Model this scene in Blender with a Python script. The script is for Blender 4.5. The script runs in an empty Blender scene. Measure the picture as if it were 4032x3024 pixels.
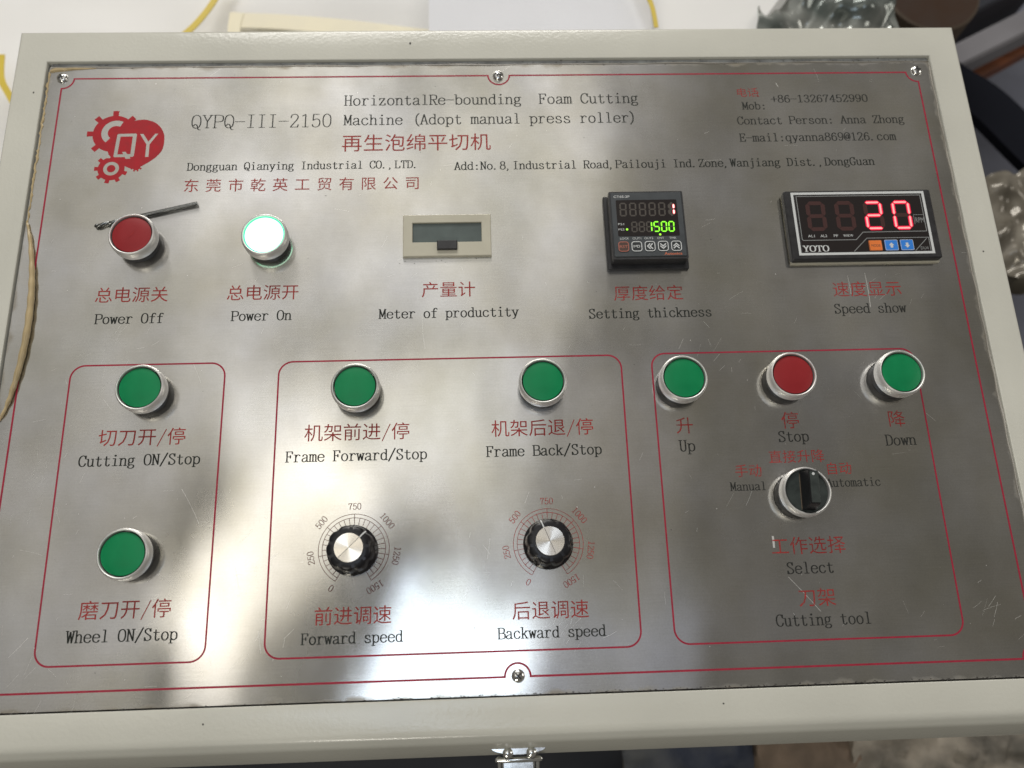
import bpy, bmesh, math, random
from mathutils import Vector, Matrix
from mathutils.geometry import delaunay_2d_cdt
random.seed(7)
S = 0.001                                  # everything below is written in millimetres
scene = bpy.context.scene
C = scene.collection
# ------------------------------------------------------------------ camera
cam = bpy.data.cameras.new('camera')
cam.sensor_width = 36; cam.lens = 3320 / 4032 * 36
cam.clip_start = 0.01; cam.clip_end = 50
cam.dof.use_dof = True; cam.dof.focus_distance = 0.545; cam.dof.aperture_fstop = 6.0
co = bpy.data.objects.new('camera', cam); C.objects.link(co)
R = Matrix(((0.99903649, 0.02187074, -0.03804941), (-0.03214844, 0.95488432, -0.2952328), (0.02987583, 0.29617157, 0.9546674)))
co.matrix_world = Matrix.Translation(Vector((-18.1, -190.2, 523)) * S) @ R.to_4x4()
scene.camera = co
# ------------------------------------------------------------------ world (dim indoor ambience) and lamps
w = bpy.data.worlds.new('World'); scene.world = w; w.use_nodes = True
w.node_tree.nodes['Background'].inputs[0].default_value = (1.0, 0.94, 0.84, 1)
w.node_tree.nodes['Background'].inputs[1].default_value = 0.145
def area(name, loc, size, col, rad, target=(0, 0, 0), spin=0):
    l = bpy.data.lights.new(name, 'AREA'); l.shape = 'RECTANGLE'
    l.size, l.size_y = size; l.color = col
    l.energy = rad * math.pi * size[0] * size[1]
    o = bpy.data.objects.new(name, l); C.objects.link(o); o.location = loc
    d = Vector(target) - Vector(loc)
    o.rotation_euler = (d.to_track_quat('-Z', 'Y').to_matrix() @ Matrix.Rotation(spin, 3, 'Z')).to_euler()
    return o
def down(name, x, y, z, sx, sy, col, rad, ang=0):
    o = area(name, (x, y, z), (sx, sy), col, rad); o.rotation_euler = (0, 0, math.radians(ang)); return o
down('hall_lamp_warm', -0.33, 0.30, 1.5, 0.62, 0.32, (1.0, 0.98, 0.93), 0.62, 4)
down('hall_lamp_warm_near', -0.525, 0.03, 1.501, 0.24, 0.56, (1.0, 0.94, 0.83), 1.6, -43)
down('hall_lamp_warm_end', -0.635, -0.12, 1.502, 0.15, 0.46, (1.0, 0.94, 0.84), 0.85, -4)
down('window_glow', -0.12, -0.29, 1.5, 0.34, 0.42, (0.74, 0.85, 1.0), 3.4, -22)
down('window_side', 0.02, -0.10, 1.503, 0.26, 0.26, (0.78, 0.84, 1.0), 0.55, 10)
down('window_far_side', 0.24, -0.26, 1.504, 0.45, 0.40, (0.76, 0.82, 1.0), 0.30, -8)
down('hall_skylight', -0.59, 0.95, 1.75, 1.75, 1.36, (1.0, 0.98, 0.94), 0.45, -16)
down('hall_side_skylight', -1.135, 0.0, 1.76, 0.565, 0.74, (1.0, 0.97, 0.93), 0.38, -6)
down('far_fill', 0.62, 1.15, 1.77, 1.5, 1.0, (1.0, 0.96, 0.90), 0.08, -10)  # weak added light, evens the steel's reflection towards the right
down('dim_warm_fill', 0.10, 0.30, 1.78, 0.9, 0.7, (1.0, 0.90, 0.76), 0.12, -20)  # weak warm light added for a brownish zone in the steel's reflection
area('rear_lamp', (-0.3, 2.6, 1.5), (1.8, 0.8), (1.0, 0.97, 0.92), 13.0, (0, 0.1, 0))
area('front_lamp', (-0.7, -1.7, 1.5), (0.5, 0.3), (1.0, 0.95, 0.84), 20.0, (0, -0.1, 0))
area('side_fill', (2.2, 0.2, 1.3), (0.8, 0.8), (1.0, 0.95, 0.88), 4.0, (0.1, 0, 0))  # added diffuse fill from the right, no known source there
scene.view_settings.view_transform = 'Standard'; scene.view_settings.look = 'None'
scene.view_settings.exposure = 0.0; scene.view_settings.gamma = 1.0
scene.render.engine = 'CYCLES'
try:
    scene.cycles.use_denoising = True
except Exception:
    pass
# ------------------------------------------------------------------ materials
def nt(m): return m.node_tree.nodes, m.node_tree.links
def mat(name, col, rough=0.5, metal=0.0, var=0.0, vscale=60, bump=0.0, bscale=800, coat=0.0, emis=None, es=0.0, spec=None, stretch=None):
    m = bpy.data.materials.new(name); m.use_nodes = True
    N, L = nt(m); b = N['Principled BSDF']
    b.inputs['Base Color'].default_value = (*col, 1); b.inputs['Roughness'].default_value = rough
    b.inputs['Metallic'].default_value = metal; b.inputs['Coat Weight'].default_value = coat
    if spec is not None: b.inputs['Specular IOR Level'].default_value = spec
    if emis: b.inputs['Emission Color'].default_value = (*emis, 1); b.inputs['Emission Strength'].default_value = es
    if var or bump:
        tc = N.new('ShaderNodeTexCoord'); mp = N.new('ShaderNodeMapping'); L.new(tc.outputs['Object'], mp.inputs[0])
        if stretch: mp.inputs['Scale'].default_value = stretch
    if var:
        n = N.new('ShaderNodeTexNoise'); n.inputs['Scale'].default_value = vscale; n.inputs['Detail'].default_value = 6
        L.new(mp.outputs[0], n.inputs['Vector'])
        r = N.new('ShaderNodeMapRange'); r.inputs[1].default_value = 0.3; r.inputs[2].default_value = 0.7
        r.inputs[3].default_value = 1 - var; r.inputs[4].default_value = 1 + var
        L.new(n.outputs[0], r.inputs[0])
        v = N.new('ShaderNodeVectorMath'); v.operation = 'SCALE'; v.inputs[0].default_value = col
        L.new(r.outputs[0], v.inputs['Scale']); L.new(v.outputs[0], b.inputs['Base Color'])
        q = N.new('ShaderNodeMapRange'); q.inputs[1].default_value = 0.3; q.inputs[2].default_value = 0.7
        q.inputs[3].default_value = rough * 0.85; q.inputs[4].default_value = min(1, rough * 1.2)
        L.new(n.outputs[0], q.inputs[0]); L.new(q.outputs[0], b.inputs['Roughness'])
    if bump:
        n2 = N.new('ShaderNodeTexNoise'); n2.inputs['Scale'].default_value = bscale; n2.inputs['Detail'].default_value = 3
        L.new(mp.outputs[0], n2.inputs['Vector'])
        bp = N.new('ShaderNodeBump'); bp.inputs['Strength'].default_value = bump; bp.inputs['Distance'].default_value = 0.0006
        L.new(n2.outputs[0], bp.inputs['Height']); L.new(bp.outputs[0], b.inputs['Normal'])
    return m
def print_mat(name, col, wear=0.0, rough=0.38):
    m = mat(name, col, 0.6, 0, var=0.12, vscale=180, spec=0.25)
    if wear:
        N, L = nt(m); b = N['Principled BSDF']; out = N['Material Output']
        tc = N.new('ShaderNodeTexCoord'); n = N.new('ShaderNodeTexNoise'); n.inputs['Scale'].default_value = 420; n.inputs['Detail'].default_value = 5
        L.new(tc.outputs['Object'], n.inputs['Vector'])
        r = N.new('ShaderNodeMapRange'); r.inputs[1].default_value = 0.35; r.inputs[2].default_value = 0.65
        r.inputs[3].default_value = 0.0; r.inputs[4].default_value = wear
        t = N.new('ShaderNodeBsdfTransparent'); x = N.new('ShaderNodeMixShader')
        L.new(n.outputs[0], r.inputs[0]); L.new(r.outputs[0], x.inputs[0]); L.new(b.outputs[0], x.inputs[1]); L.new(t.outputs[0], x.inputs[2])
        L.new(x.outputs[0], out.inputs[0])
    return m
ANISO = 0.4
def steel_plate():
    m = bpy.data.materials.new('brushed_steel_film'); m.use_nodes = True
    N, L = nt(m); b = N['Principled BSDF']
    tc = N.new('ShaderNodeTexCoord')
    def noise(scale, stretch=(1, 1, 1), detail=5, rot=0):
        mp = N.new('ShaderNodeMapping'); mp.inputs['Scale'].default_value = stretch; mp.inputs['Rotation'].default_value = (0, 0, rot)
        L.new(tc.outputs['Object'], mp.inputs[0])
        n = N.new('ShaderNodeTexNoise'); n.inputs['Scale'].default_value = scale; n.inputs['Detail'].default_value = detail
        L.new(mp.outputs[0], n.inputs['Vector']); return n.outputs[0]
    def rng(x, a, b_, c, d):
        r = N.new('ShaderNodeMapRange'); r.inputs[1].default_value = a; r.inputs[2].default_value = b_; r.inputs[3].default_value = c; r.inputs[4].default_value = d
        L.new(x, r.inputs[0]); return r.outputs[0]
    def math_(op, a, c):
        k = N.new('ShaderNodeMath'); k.operation = op
        for i, v in enumerate((a, c)):
            if isinstance(v, (int, float)): k.inputs[i].default_value = v
            else: L.new(v, k.inputs[i])
        return k.outputs[0]
    blotch = noise(14, (1, 1, 1), 6); grn = noise(9, (1, 1, 1), 7, 1.1); smear = noise(24, (1.0, 0.5, 1), 7, 0.5); hair = noise(1.0, (40, 2600, 1), 3); fine = noise(900, (1, 1, 1), 2)
    r1 = N.new('ShaderNodeValToRGB'); r1.color_ramp.elements[0].position = 0.32; r1.color_ramp.elements[1].position = 0.70
    r1.color_ramp.elements[0].color = (0.585, 0.565, 0.50, 1); r1.color_ramp.elements[1].color = (0.70, 0.70, 0.705, 1)
    L.new(blotch, r1.inputs[0])
    f = math_('MULTIPLY', rng(smear, 0.3, 0.7, 0.85, 1.07), rng(hair, 0.2, 0.8, 0.93, 1.06))
    f = math_('MULTIPLY', f, rng(fine, 0.3, 0.7, 0.95, 1.04))
    tn = N.new('ShaderNodeMix'); tn.data_type = 'RGBA'; L.new(rng(grn, 0.48, 0.68, 0.0, 0.45), tn.inputs[0]); L.new(r1.outputs[0], tn.inputs[6]); tn.inputs[7].default_value = (0.43, 0.42, 0.33, 1)
    v = N.new('ShaderNodeVectorMath'); v.operation = 'SCALE'; L.new(tn.outputs[2], v.inputs[0]); L.new(f, v.inputs['Scale'])
    # grime that has collected along the rim of the sheet
    sp = N.new('ShaderNodeSeparateXYZ'); L.new(tc.outputs['Object'], sp.inputs[0])
    ex = math_('SUBTRACT', 0.3235, math_('ABSOLUTE', sp.outputs[0], 0)); ey1 = math_('SUBTRACT', 0.2175, sp.outputs[1]); ey2 = math_('ADD', sp.outputs[1], 0.2188)
    e = math_('MINIMUM', math_('MINIMUM', ex, ey1), ey2)
    e = math_('ADD', e, rng(noise(60, (1, 1, 1), 5), 0.3, 0.7, -0.002, 0.004))
    g = rng(e, 0.0003, 0.0030, 0.6, 0.0)
    mx = N.new('ShaderNodeMix'); mx.data_type = 'RGBA'; L.new(g, mx.inputs[0]); L.new(v.outputs[0], mx.inputs[6]); mx.inputs[7].default_value = (0.20, 0.165, 0.11, 1)
    L.new(mx.outputs[2], b.inputs['Base Color']); b.inputs['Metallic'].default_value = 0.5; b.inputs['Roughness'].default_value = 0.6
    ro = math_('MULTIPLY', rng(smear, 0.25, 0.75, 0.105, 0.15), rng(blotch, 0.3, 0.7, 1.10, 0.94))
    gl = N.new('ShaderNodeBsdfAnisotropic'); gl.distribution = 'BECKMANN'
    L.new(mx.outputs[2], gl.inputs['Color']); L.new(ro, gl.inputs['Roughness']); gl.inputs['Anisotropy'].default_value = ANISO
    tg = N.new('ShaderNodeTangent'); tg.direction_type = 'UV_MAP'; tg.uv_map = 'UVMap'; L.new(tg.outputs[0], gl.inputs['Tangent'])
    bp = N.new('ShaderNodeBump'); bp.inputs['Strength'].default_value = 0.01; bp.inputs['Distance'].default_value = 0.0004
    hh = math_('ADD', math_('MULTIPLY', noise(26, (1, 1, 1), 3), 2.0), math_('MULTIPLY', hair, 0.5))
    L.new(hh, bp.inputs['Height']); L.new(bp.outputs[0], gl.inputs['Normal'])
    g2 = N.new('ShaderNodeBsdfAnisotropic'); g2.distribution = 'BECKMANN'; g2.inputs['Roughness'].default_value = 0.36; g2.inputs['Anisotropy'].default_value = 0.5
    L.new(mx.outputs[2], g2.inputs['Color']); L.new(tg.outputs[0], g2.inputs['Tangent'])
    gm = N.new('ShaderNodeMixShader'); stn = noise(11, (1, 0.8, 1), 9, 0.3); L.new(rng(stn, 0.34, 0.68, 0.12, 0.40), gm.inputs[0]); L.new(gl.outputs[0], gm.inputs[1]); L.new(g2.outputs[0], gm.inputs[2])
    fx = N.new('ShaderNodeMixShader'); L.new(rng(g, 0, 0.75, 0.06, 0.8), fx.inputs[0]); L.new(gm.outputs[0], fx.inputs[1]); L.new(b.outputs[0], fx.inputs[2])
    L.new(fx.outputs[0], N['Material Output'].inputs[0])
    return m
M = {
 'steel': steel_plate(),
 'cream': mat('cream_powder_coat', (0.595, 0.59, 0.525), 0.2, 0, var=0.07, vscale=9, bump=0.20, bscale=480),
 'bezel': mat('satin_aluminium', (0.84, 0.835, 0.82), 0.5, 0.85),
 'alu': mat('turned_aluminium', (0.90, 0.86, 0.78), 0.2, 1.0),
 'rubber': mat('black_gasket_rubber', (0.018, 0.018, 0.02), 0.55),
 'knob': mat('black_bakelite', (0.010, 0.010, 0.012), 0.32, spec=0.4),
 'green': mat('green_lens', (0.0, 0.215, 0.072), 0.4, var=0.10, vscale=70, bump=0.05, spec=0.3),
 'red': mat('red_lens', (0.28, 0.018, 0.022), 0.4, var=0.08, vscale=60, bump=0.05, spec=0.3),
 'redworn': mat('dark_red_gouge', (0.30, 0.004, 0.006), 0.4),
 'lensshade': mat('shaded_lens_edge', (0.012, 0.02, 0.018), 0.35),  # shadow ring round the inset lens, put into its edge colour
 'lit': mat('lit_lens', (0.3, 0.6, 0.4), 0.4, emis=(0.70, 1.0, 0.84), es=1.5),
 'litrim': mat('lit_lens_rim', (0.0, 0.3, 0.12), 0.4, emis=(0.02, 0.85, 0.42), es=1.4),
 'blackp': mat('black_plastic', (0.022, 0.022, 0.024), 0.42, var=0.15, vscale=200, bump=0.1),
 'greyp': mat('charcoal_plastic', (0.045, 0.052, 0.058), 0.45, var=0.08, vscale=120),
 'window': mat('smoked_window', (0.018, 0.014, 0.014), 0.18),
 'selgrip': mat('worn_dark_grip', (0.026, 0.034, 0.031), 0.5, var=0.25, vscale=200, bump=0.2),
 'white': mat('white_print', (0.62, 0.64, 0.64), 0.45),
 'greyprint': mat('grey_print', (0.26, 0.27, 0.27), 0.45),
 'orange': mat('orange_key', (0.80, 0.20, 0.04), 0.45, var=0.05),
 'orangeprint': mat('orange_print', (0.62, 0.16, 0.07), 0.5),
 'rustprint': mat('rust_red_print', (0.40, 0.13, 0.09), 0.5),
 'brownkey': mat('brown_key', (0.07, 0.035, 0.025), 0.5),
 'darkkey': mat('dark_key', (0.018, 0.022, 0.024), 0.45),
 'blue': mat('blue_key', (0.03, 0.22, 0.72), 0.45, var=0.05),
 'ghost': mat('unlit_segment', (0.065, 0.055, 0.045), 0.5),
 'ghostred': mat('unlit_red_segment', (0.050, 0.014, 0.012), 0.5),
 'redled': mat('red_led_edge', (0.2, 0, 0.02), 0.5, emis=(1.0, 0.0, 0.055), es=0.9),
 'redcore': mat('red_led_core', (0.3, 0, 0.02), 0.5, emis=(1.0, 0.40, 0.36), es=1.25),
 'whitecore': mat('bright_led_core', (0.3, 0, 0.02), 0.5, emis=(1.0, 0.85, 0.72), es=1.6),
 'greenled': mat('green_led', (0.05, 0.3, 0), 0.5, emis=(0.09, 0.95, 0.0), es=1.0),
 'greencore': mat('green_led_core', (0.05, 0.3, 0), 0.5, emis=(0.42, 1.0, 0.05), es=1.2),
 'ivory': mat('ivory_plastic', (0.50, 0.475, 0.38), 0.42, var=0.07, vscale=50, bump=0.08),
 'lcd': mat('grey_counter_window', (0.095, 0.12, 0.115), 0.22, var=0.18, vscale=55),
 'chrome': mat('bright_zinc', (0.72, 0.72, 0.70), 0.16, 1.0, var=0.1, vscale=300),
 'drill': mat('dark_ground_steel', (0.20, 0.205, 0.20), 0.24, 1.0),
 'slot': mat('dark_recess', (0.012, 0.012, 0.012), 0.7),
 'gap': mat('dirty_gap', (0.030, 0.027, 0.022), 0.8, var=0.5, vscale=150),
 'channel': mat('grey_channel', (0.26, 0.27, 0.27), 0.5, var=0.35, vscale=90, bump=0.4),
 'film': mat('yellowed_film', (0.46, 0.36, 0.20), 0.28, var=0.25, vscale=70, bump=0.5, bscale=300, stretch=(1, 0.25, 1)),
 'clearlip': mat('clear_film_lip', (0.36, 0.34, 0.30), 0.3, 0.5, var=0.2, vscale=60),
 'scratch': mat('scratch_bright', (0.80, 0.79, 0.76), 0.45, 0.8),
 'speck': mat('dark_speck', (0.05, 0.045, 0.04), 0.8),
 'pblack': print_mat('black_print', (0.012, 0.015, 0.012)),
 'pblackw': print_mat('faded_black_print', (0.020, 0.022, 0.020), 0.45),
 'pred': print_mat('red_print', (0.33, 0.036, 0.032), 0.15),
 'predw': print_mat('faded_red_print', (0.38, 0.036, 0.034), 0.6),
 'pcrim': print_mat('crimson_line', (0.33, 0.02, 0.045)),
 'pbrown': print_mat('brown_print', (0.085, 0.022, 0.02)),
 'logo': print_mat('logo_red', (0.38, 0.016, 0.024)),
 'foam': mat('white_foam', (0.86, 0.855, 0.84), 0.85, var=0.03, vscale=5, bump=0.3, bscale=30),
 'foamcool': mat('cool_white_foam', (0.80, 0.81, 0.85), 0.8, var=0.03, vscale=5, bump=0.3, bscale=30),
 'yellow': mat('yellow_strap', (0.66, 0.50, 0.06), 0.5, var=0.1, vscale=20),
 'tan': mat('tan_film', (0.78, 0.72, 0.53), 0.4, var=0.1, vscale=15),
 'plastic': None, 'wrap': None,
 'card': mat('brown_cardboard', (0.035, 0.016, 0.007), 0.8, var=0.15, vscale=20),
 'cardedge': mat('pale_cardboard', (0.09, 0.065, 0.045), 0.8),
 'beam': mat('lilac_grey_paint', (0.20, 0.195, 0.21), 0.5, var=0.15, vscale=8),
 'plank': mat('rust_brown_timber', (0.19, 0.06, 0.022), 0.6, var=0.3, vscale=20, stretch=(1, 4, 1)),
 'strap': mat('black_belt', (0.008, 0.009, 0.014), 0.8, spec=0.1),
 'dark': mat('dark_tarpaulin', (0.018, 0.02, 0.028), 0.6, var=0.3, vscale=8),
 'grime': mat('bluish_grey_sheet', (0.14, 0.148, 0.185), 0.7, var=0.25, vscale=8),
}
def crumple(name, c1, c2, rough, metal):
    m = mat(name, c1, rough, metal); N, L = nt(m); b = N['Principled BSDF']
    tc = N.new('ShaderNodeTexCoord'); n = N.new('ShaderNodeTexNoise'); n.inputs['Scale'].default_value = 14; n.inputs['Detail'].default_value = 4
    L.new(tc.outputs['Object'], n.inputs['Vector'])
    r = N.new('ShaderNodeValToRGB'); r.color_ramp.elements[0].color = (*c1, 1); r.color_ramp.elements[1].color = (*c2, 1)
    r.color_ramp.elements[0].position = 0.4; r.color_ramp.elements[1].position = 0.65
    L.new(n.outputs[0], r.inputs[0]); L.new(r.outputs[0], b.inputs['Base Color'])
    return m
M['basestrip'] = mat('brown_strip', (0.15, 0.11, 0.07), 0.6)
M['plastic'] = crumple('crumpled_clear_plastic', (0.12, 0.14, 0.13), (0.42, 0.43, 0.40), 0.14, 0.35)
M['wrap'] = crumple('crumpled_brown_wrap', (0.13, 0.115, 0.09), (0.30, 0.275, 0.23), 0.2, 0.2)
def radial(m):
    N, L = nt(m); b = N['Principled BSDF']; t = N.new('ShaderNodeTangent'); t.direction_type = 'RADIAL'; t.axis = 'Z'
    L.new(t.outputs[0], b.inputs['Tangent']); b.inputs['Anisotropic'].default_value = 0.95; b.inputs['Anisotropic Rotation'].default_value = 0.25
radial(M['alu'])
# ------------------------------------------------------------------ mesh helpers
def link(name, me, parent=None, loc=(0, 0, 0), rotz=0, label=None):
    o = bpy.data.objects.new(name, me); C.objects.link(o)
    o.location = Vector(loc) * S; o.rotation_euler = (0, 0, rotz)
    if parent: o.parent = parent
    if label: o['label'] = label
    return o
def thing(o, label, cat, group=None):
    o['label'] = label; o['category'] = cat
    if group: o['group'] = group
    return o
class MB:
    def __init__(s): s.v = []; s.f = []; s.m = []
    def add(s, vs, fs, mi=0):
        k = len(s.v); s.v += [tuple(v) for v in vs]; s.f += [tuple(i + k for i in f) for f in fs]; s.m += [mi] * len(fs); return s
    def lathe(s, prof, n=64, mi=0, cx=0, cy=0, cap=True, rf=None):
        vs = []
        for r, z in prof:
            for i in range(n):
                a = 2 * math.pi * i / n; q = rf(a, r, z) if rf else r
                vs.append((cx + q * math.cos(a), cy + q * math.sin(a), z))
        fs = []
        for j in range(len(prof) - 1):
            for i in range(n):
                i2 = (i + 1) % n; fs.append((j * n + i, j * n + i2, (j + 1) * n + i2, (j + 1) * n + i))
        if cap:
            fs.append(tuple((len(prof) - 1) * n + i for i in range(n))); 
        return s.add(vs, fs, mi)
    def prism(s, poly, z0, z1, mi=0, top=True, c=0.0):
        a = sum(poly[i][0] * poly[(i + 1) % len(poly)][1] - poly[(i + 1) % len(poly)][0] * poly[i][1] for i in range(len(poly)))
        if a < 0: poly = poly[::-1]
        n = len(poly); rings = [(poly, z0), (poly, z1 - c)]
        if c: rings.append((inset(poly, c), z1))
        vs = [(x, y, z) for P, z in rings for x, y in P]; fs = []
        for j in range(len(rings) - 1):
            fs += [(j * n + i, j * n + (i + 1) % n, (j + 1) * n + (i + 1) % n, (j + 1) * n + i) for i in range(n)]
        fs.append(tuple((len(rings) - 1) * n + i for i in range(n))); fs.append(tuple(range(n))[::-1])
        return s.add(vs, fs, mi)
    def box(s, x0, x1, y0, y1, z0, z1, mi=0, c=0.0, r=0.0):
        return s.prism(rrect(x0, x1, y0, y1, r), z0, z1, mi, c=c)
    def tube(s, pts, r, n=10, mi=0, closed=False):
        vs = []; fs = []; rr = r if isinstance(r, list) else [r] * len(pts)
        up = Vector((0, 0, 1)); P = [Vector(p) for p in pts]
        for i, p in enumerate(P):
            t = (P[min(i + 1, len(P) - 1)] - P[max(i - 1, 0)]).normalized()
            a = t.cross(up); a = a.normalized() if a.length > 1e-3 else Vector((1, 0, 0)); b = a.cross(t)
            for k in range(n):
                q = 2 * math.pi * k / n; vs.append(p + (a * math.cos(q) + b * math.sin(q)) * rr[i])
        for i in range(len(P) - 1):
            fs += [(i * n + k, i * n + (k + 1) % n, (i + 1) * n + (k + 1) % n, (i + 1) * n + k) for k in range(n)]
        fs += [tuple(range(n))[::-1], tuple((len(P) - 1) * n + k for k in range(n))]
        return s.add(vs, fs, mi)
    def ribbon(s, pts, w, z=0.0, closed=False, mi=0):
        n = len(pts); P = [Vector(p) for p in pts]; vs = []
        for i in range(n):
            if closed: a, b = P[i - 1], P[(i + 1) % n]
            else: a, b = P[max(i - 1, 0)], P[min(i + 1, n - 1)]
            d1 = (P[i] - a); d2 = (b - P[i])
            if d1.length < 1e-9: d1 = d2
            if d2.length < 1e-9: d2 = d1
            d1.normalize(); d2.normalize(); t = (d1 + d2).normalized(); nn = Vector((-t.y, t.x))
            k = w / 2 / max(0.4, nn.dot(Vector((-d1.y, d1.x))))
            vs += [(*(P[i] + nn * k), z), (*(P[i] - nn * k), z)]
        fs = [(2 * i, 2 * i + 1, 2 * i + 3, 2 * i + 2) for i in range(n - 1)]
        if closed: fs.append((2 * n - 2, 2 * n - 1, 1, 0))
        return s.add(vs, fs, mi)
    def mesh(s, name, mats, smooth=None, flip=False):
        me = bpy.data.meshes.new(name); me.from_pydata([(x * S, y * S, z * S) for x, y, z in s.v], [], s.f)
        for m in (mats if isinstance(mats, (list, tuple)) else [mats]): me.materials.append(M[m])
        me.polygons.foreach_set('material_index', s.m)
        bm = bmesh.new(); bm.from_mesh(me); bmesh.ops.recalc_face_normals(bm, faces=bm.faces) if smooth != 'flat' else None
        if smooth == 'flat':
            for f in bm.faces:
                if f.normal.z < 0: f.normal_flip()
        bm.to_mesh(me); bm.free()
        if isinstance(smooth, (int, float)) and smooth:
            for p in me.polygons: p.use_smooth = True
            me.set_sharp_from_angle(angle=math.radians(smooth))
        return me
    def build(s, name, mats, parent=None, loc=(0, 0, 0), smooth=35, label=None, rotz=0):
        return link(name, s.mesh(name, mats, smooth), parent, loc, rotz, label)
def inset(poly, c):
    n = len(poly); out = []
    for i in range(n):
        a, p, b = Vector(poly[i - 1]), Vector(poly[i]), Vector(poly[(i + 1) % n])
        d1 = (p - a).normalized(); d2 = (b - p).normalized(); nn = (Vector((-d1.y, d1.x)) + Vector((-d2.y, d2.x)))
        nn.normalize(); k = c / max(0.35, nn.dot(Vector((-d1.y, d1.x)))); out.append(tuple(p + nn * k))
    return out
def rrect(x0, x1, y0, y1, r=0, n=6):
    if r <= 0: return [(x0, y0), (x1, y0), (x1, y1), (x0, y1)]
    out = []
    for cx, cy, a0 in ((x1 - r, y0 + r, -90), (x1 - r, y1 - r, 0), (x0 + r, y1 - r, 90), (x0 + r, y0 + r, 180)):
        for i in range(n + 1):
            a = math.radians(a0 + 90 * i / n); out.append((cx + r * math.cos(a), cy + r * math.sin(a)))
    return out
def arc(cx, cy, r, a0, a1, n=16):
    return [(cx + r * math.cos(math.radians(a0 + (a1 - a0) * i / n)), cy + r * math.sin(math.radians(a0 + (a1 - a0) * i / n))) for i in range(n + 1)]
def hull(pts):
    pts = sorted(set((round(x, 5), round(y, 5)) for x, y in pts))
    def half(ps):
        h = []
        for p in ps:
            while len(h) > 1 and (h[-1][0] - h[-2][0]) * (p[1] - h[-2][1]) - (h[-1][1] - h[-2][1]) * (p[0] - h[-2][0]) <= 0: h.pop()
            h.append(p)
        return h
    a = half(pts); b = half(pts[::-1]); return a[:-1] + b[:-1]
def union(polys, keep=None):
    vs = []; fs = []
    for p in polys:
        fs.append(list(range(len(vs), len(vs) + len(p)))); vs += [Vector(q) for q in p]
    r = delaunay_2d_cdt(vs, [], fs, 0, 1e-5)
    V = [(v.x, v.y) for v in r[0]]; F = [tuple(f) for f, o in zip(r[2], r[5]) if keep or o]
    if keep:
        F = [f for f in F if keep(sum(V[i][0] for i in f) / 3, sum(V[i][1] for i in f) / 3)]
    return V, F
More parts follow.
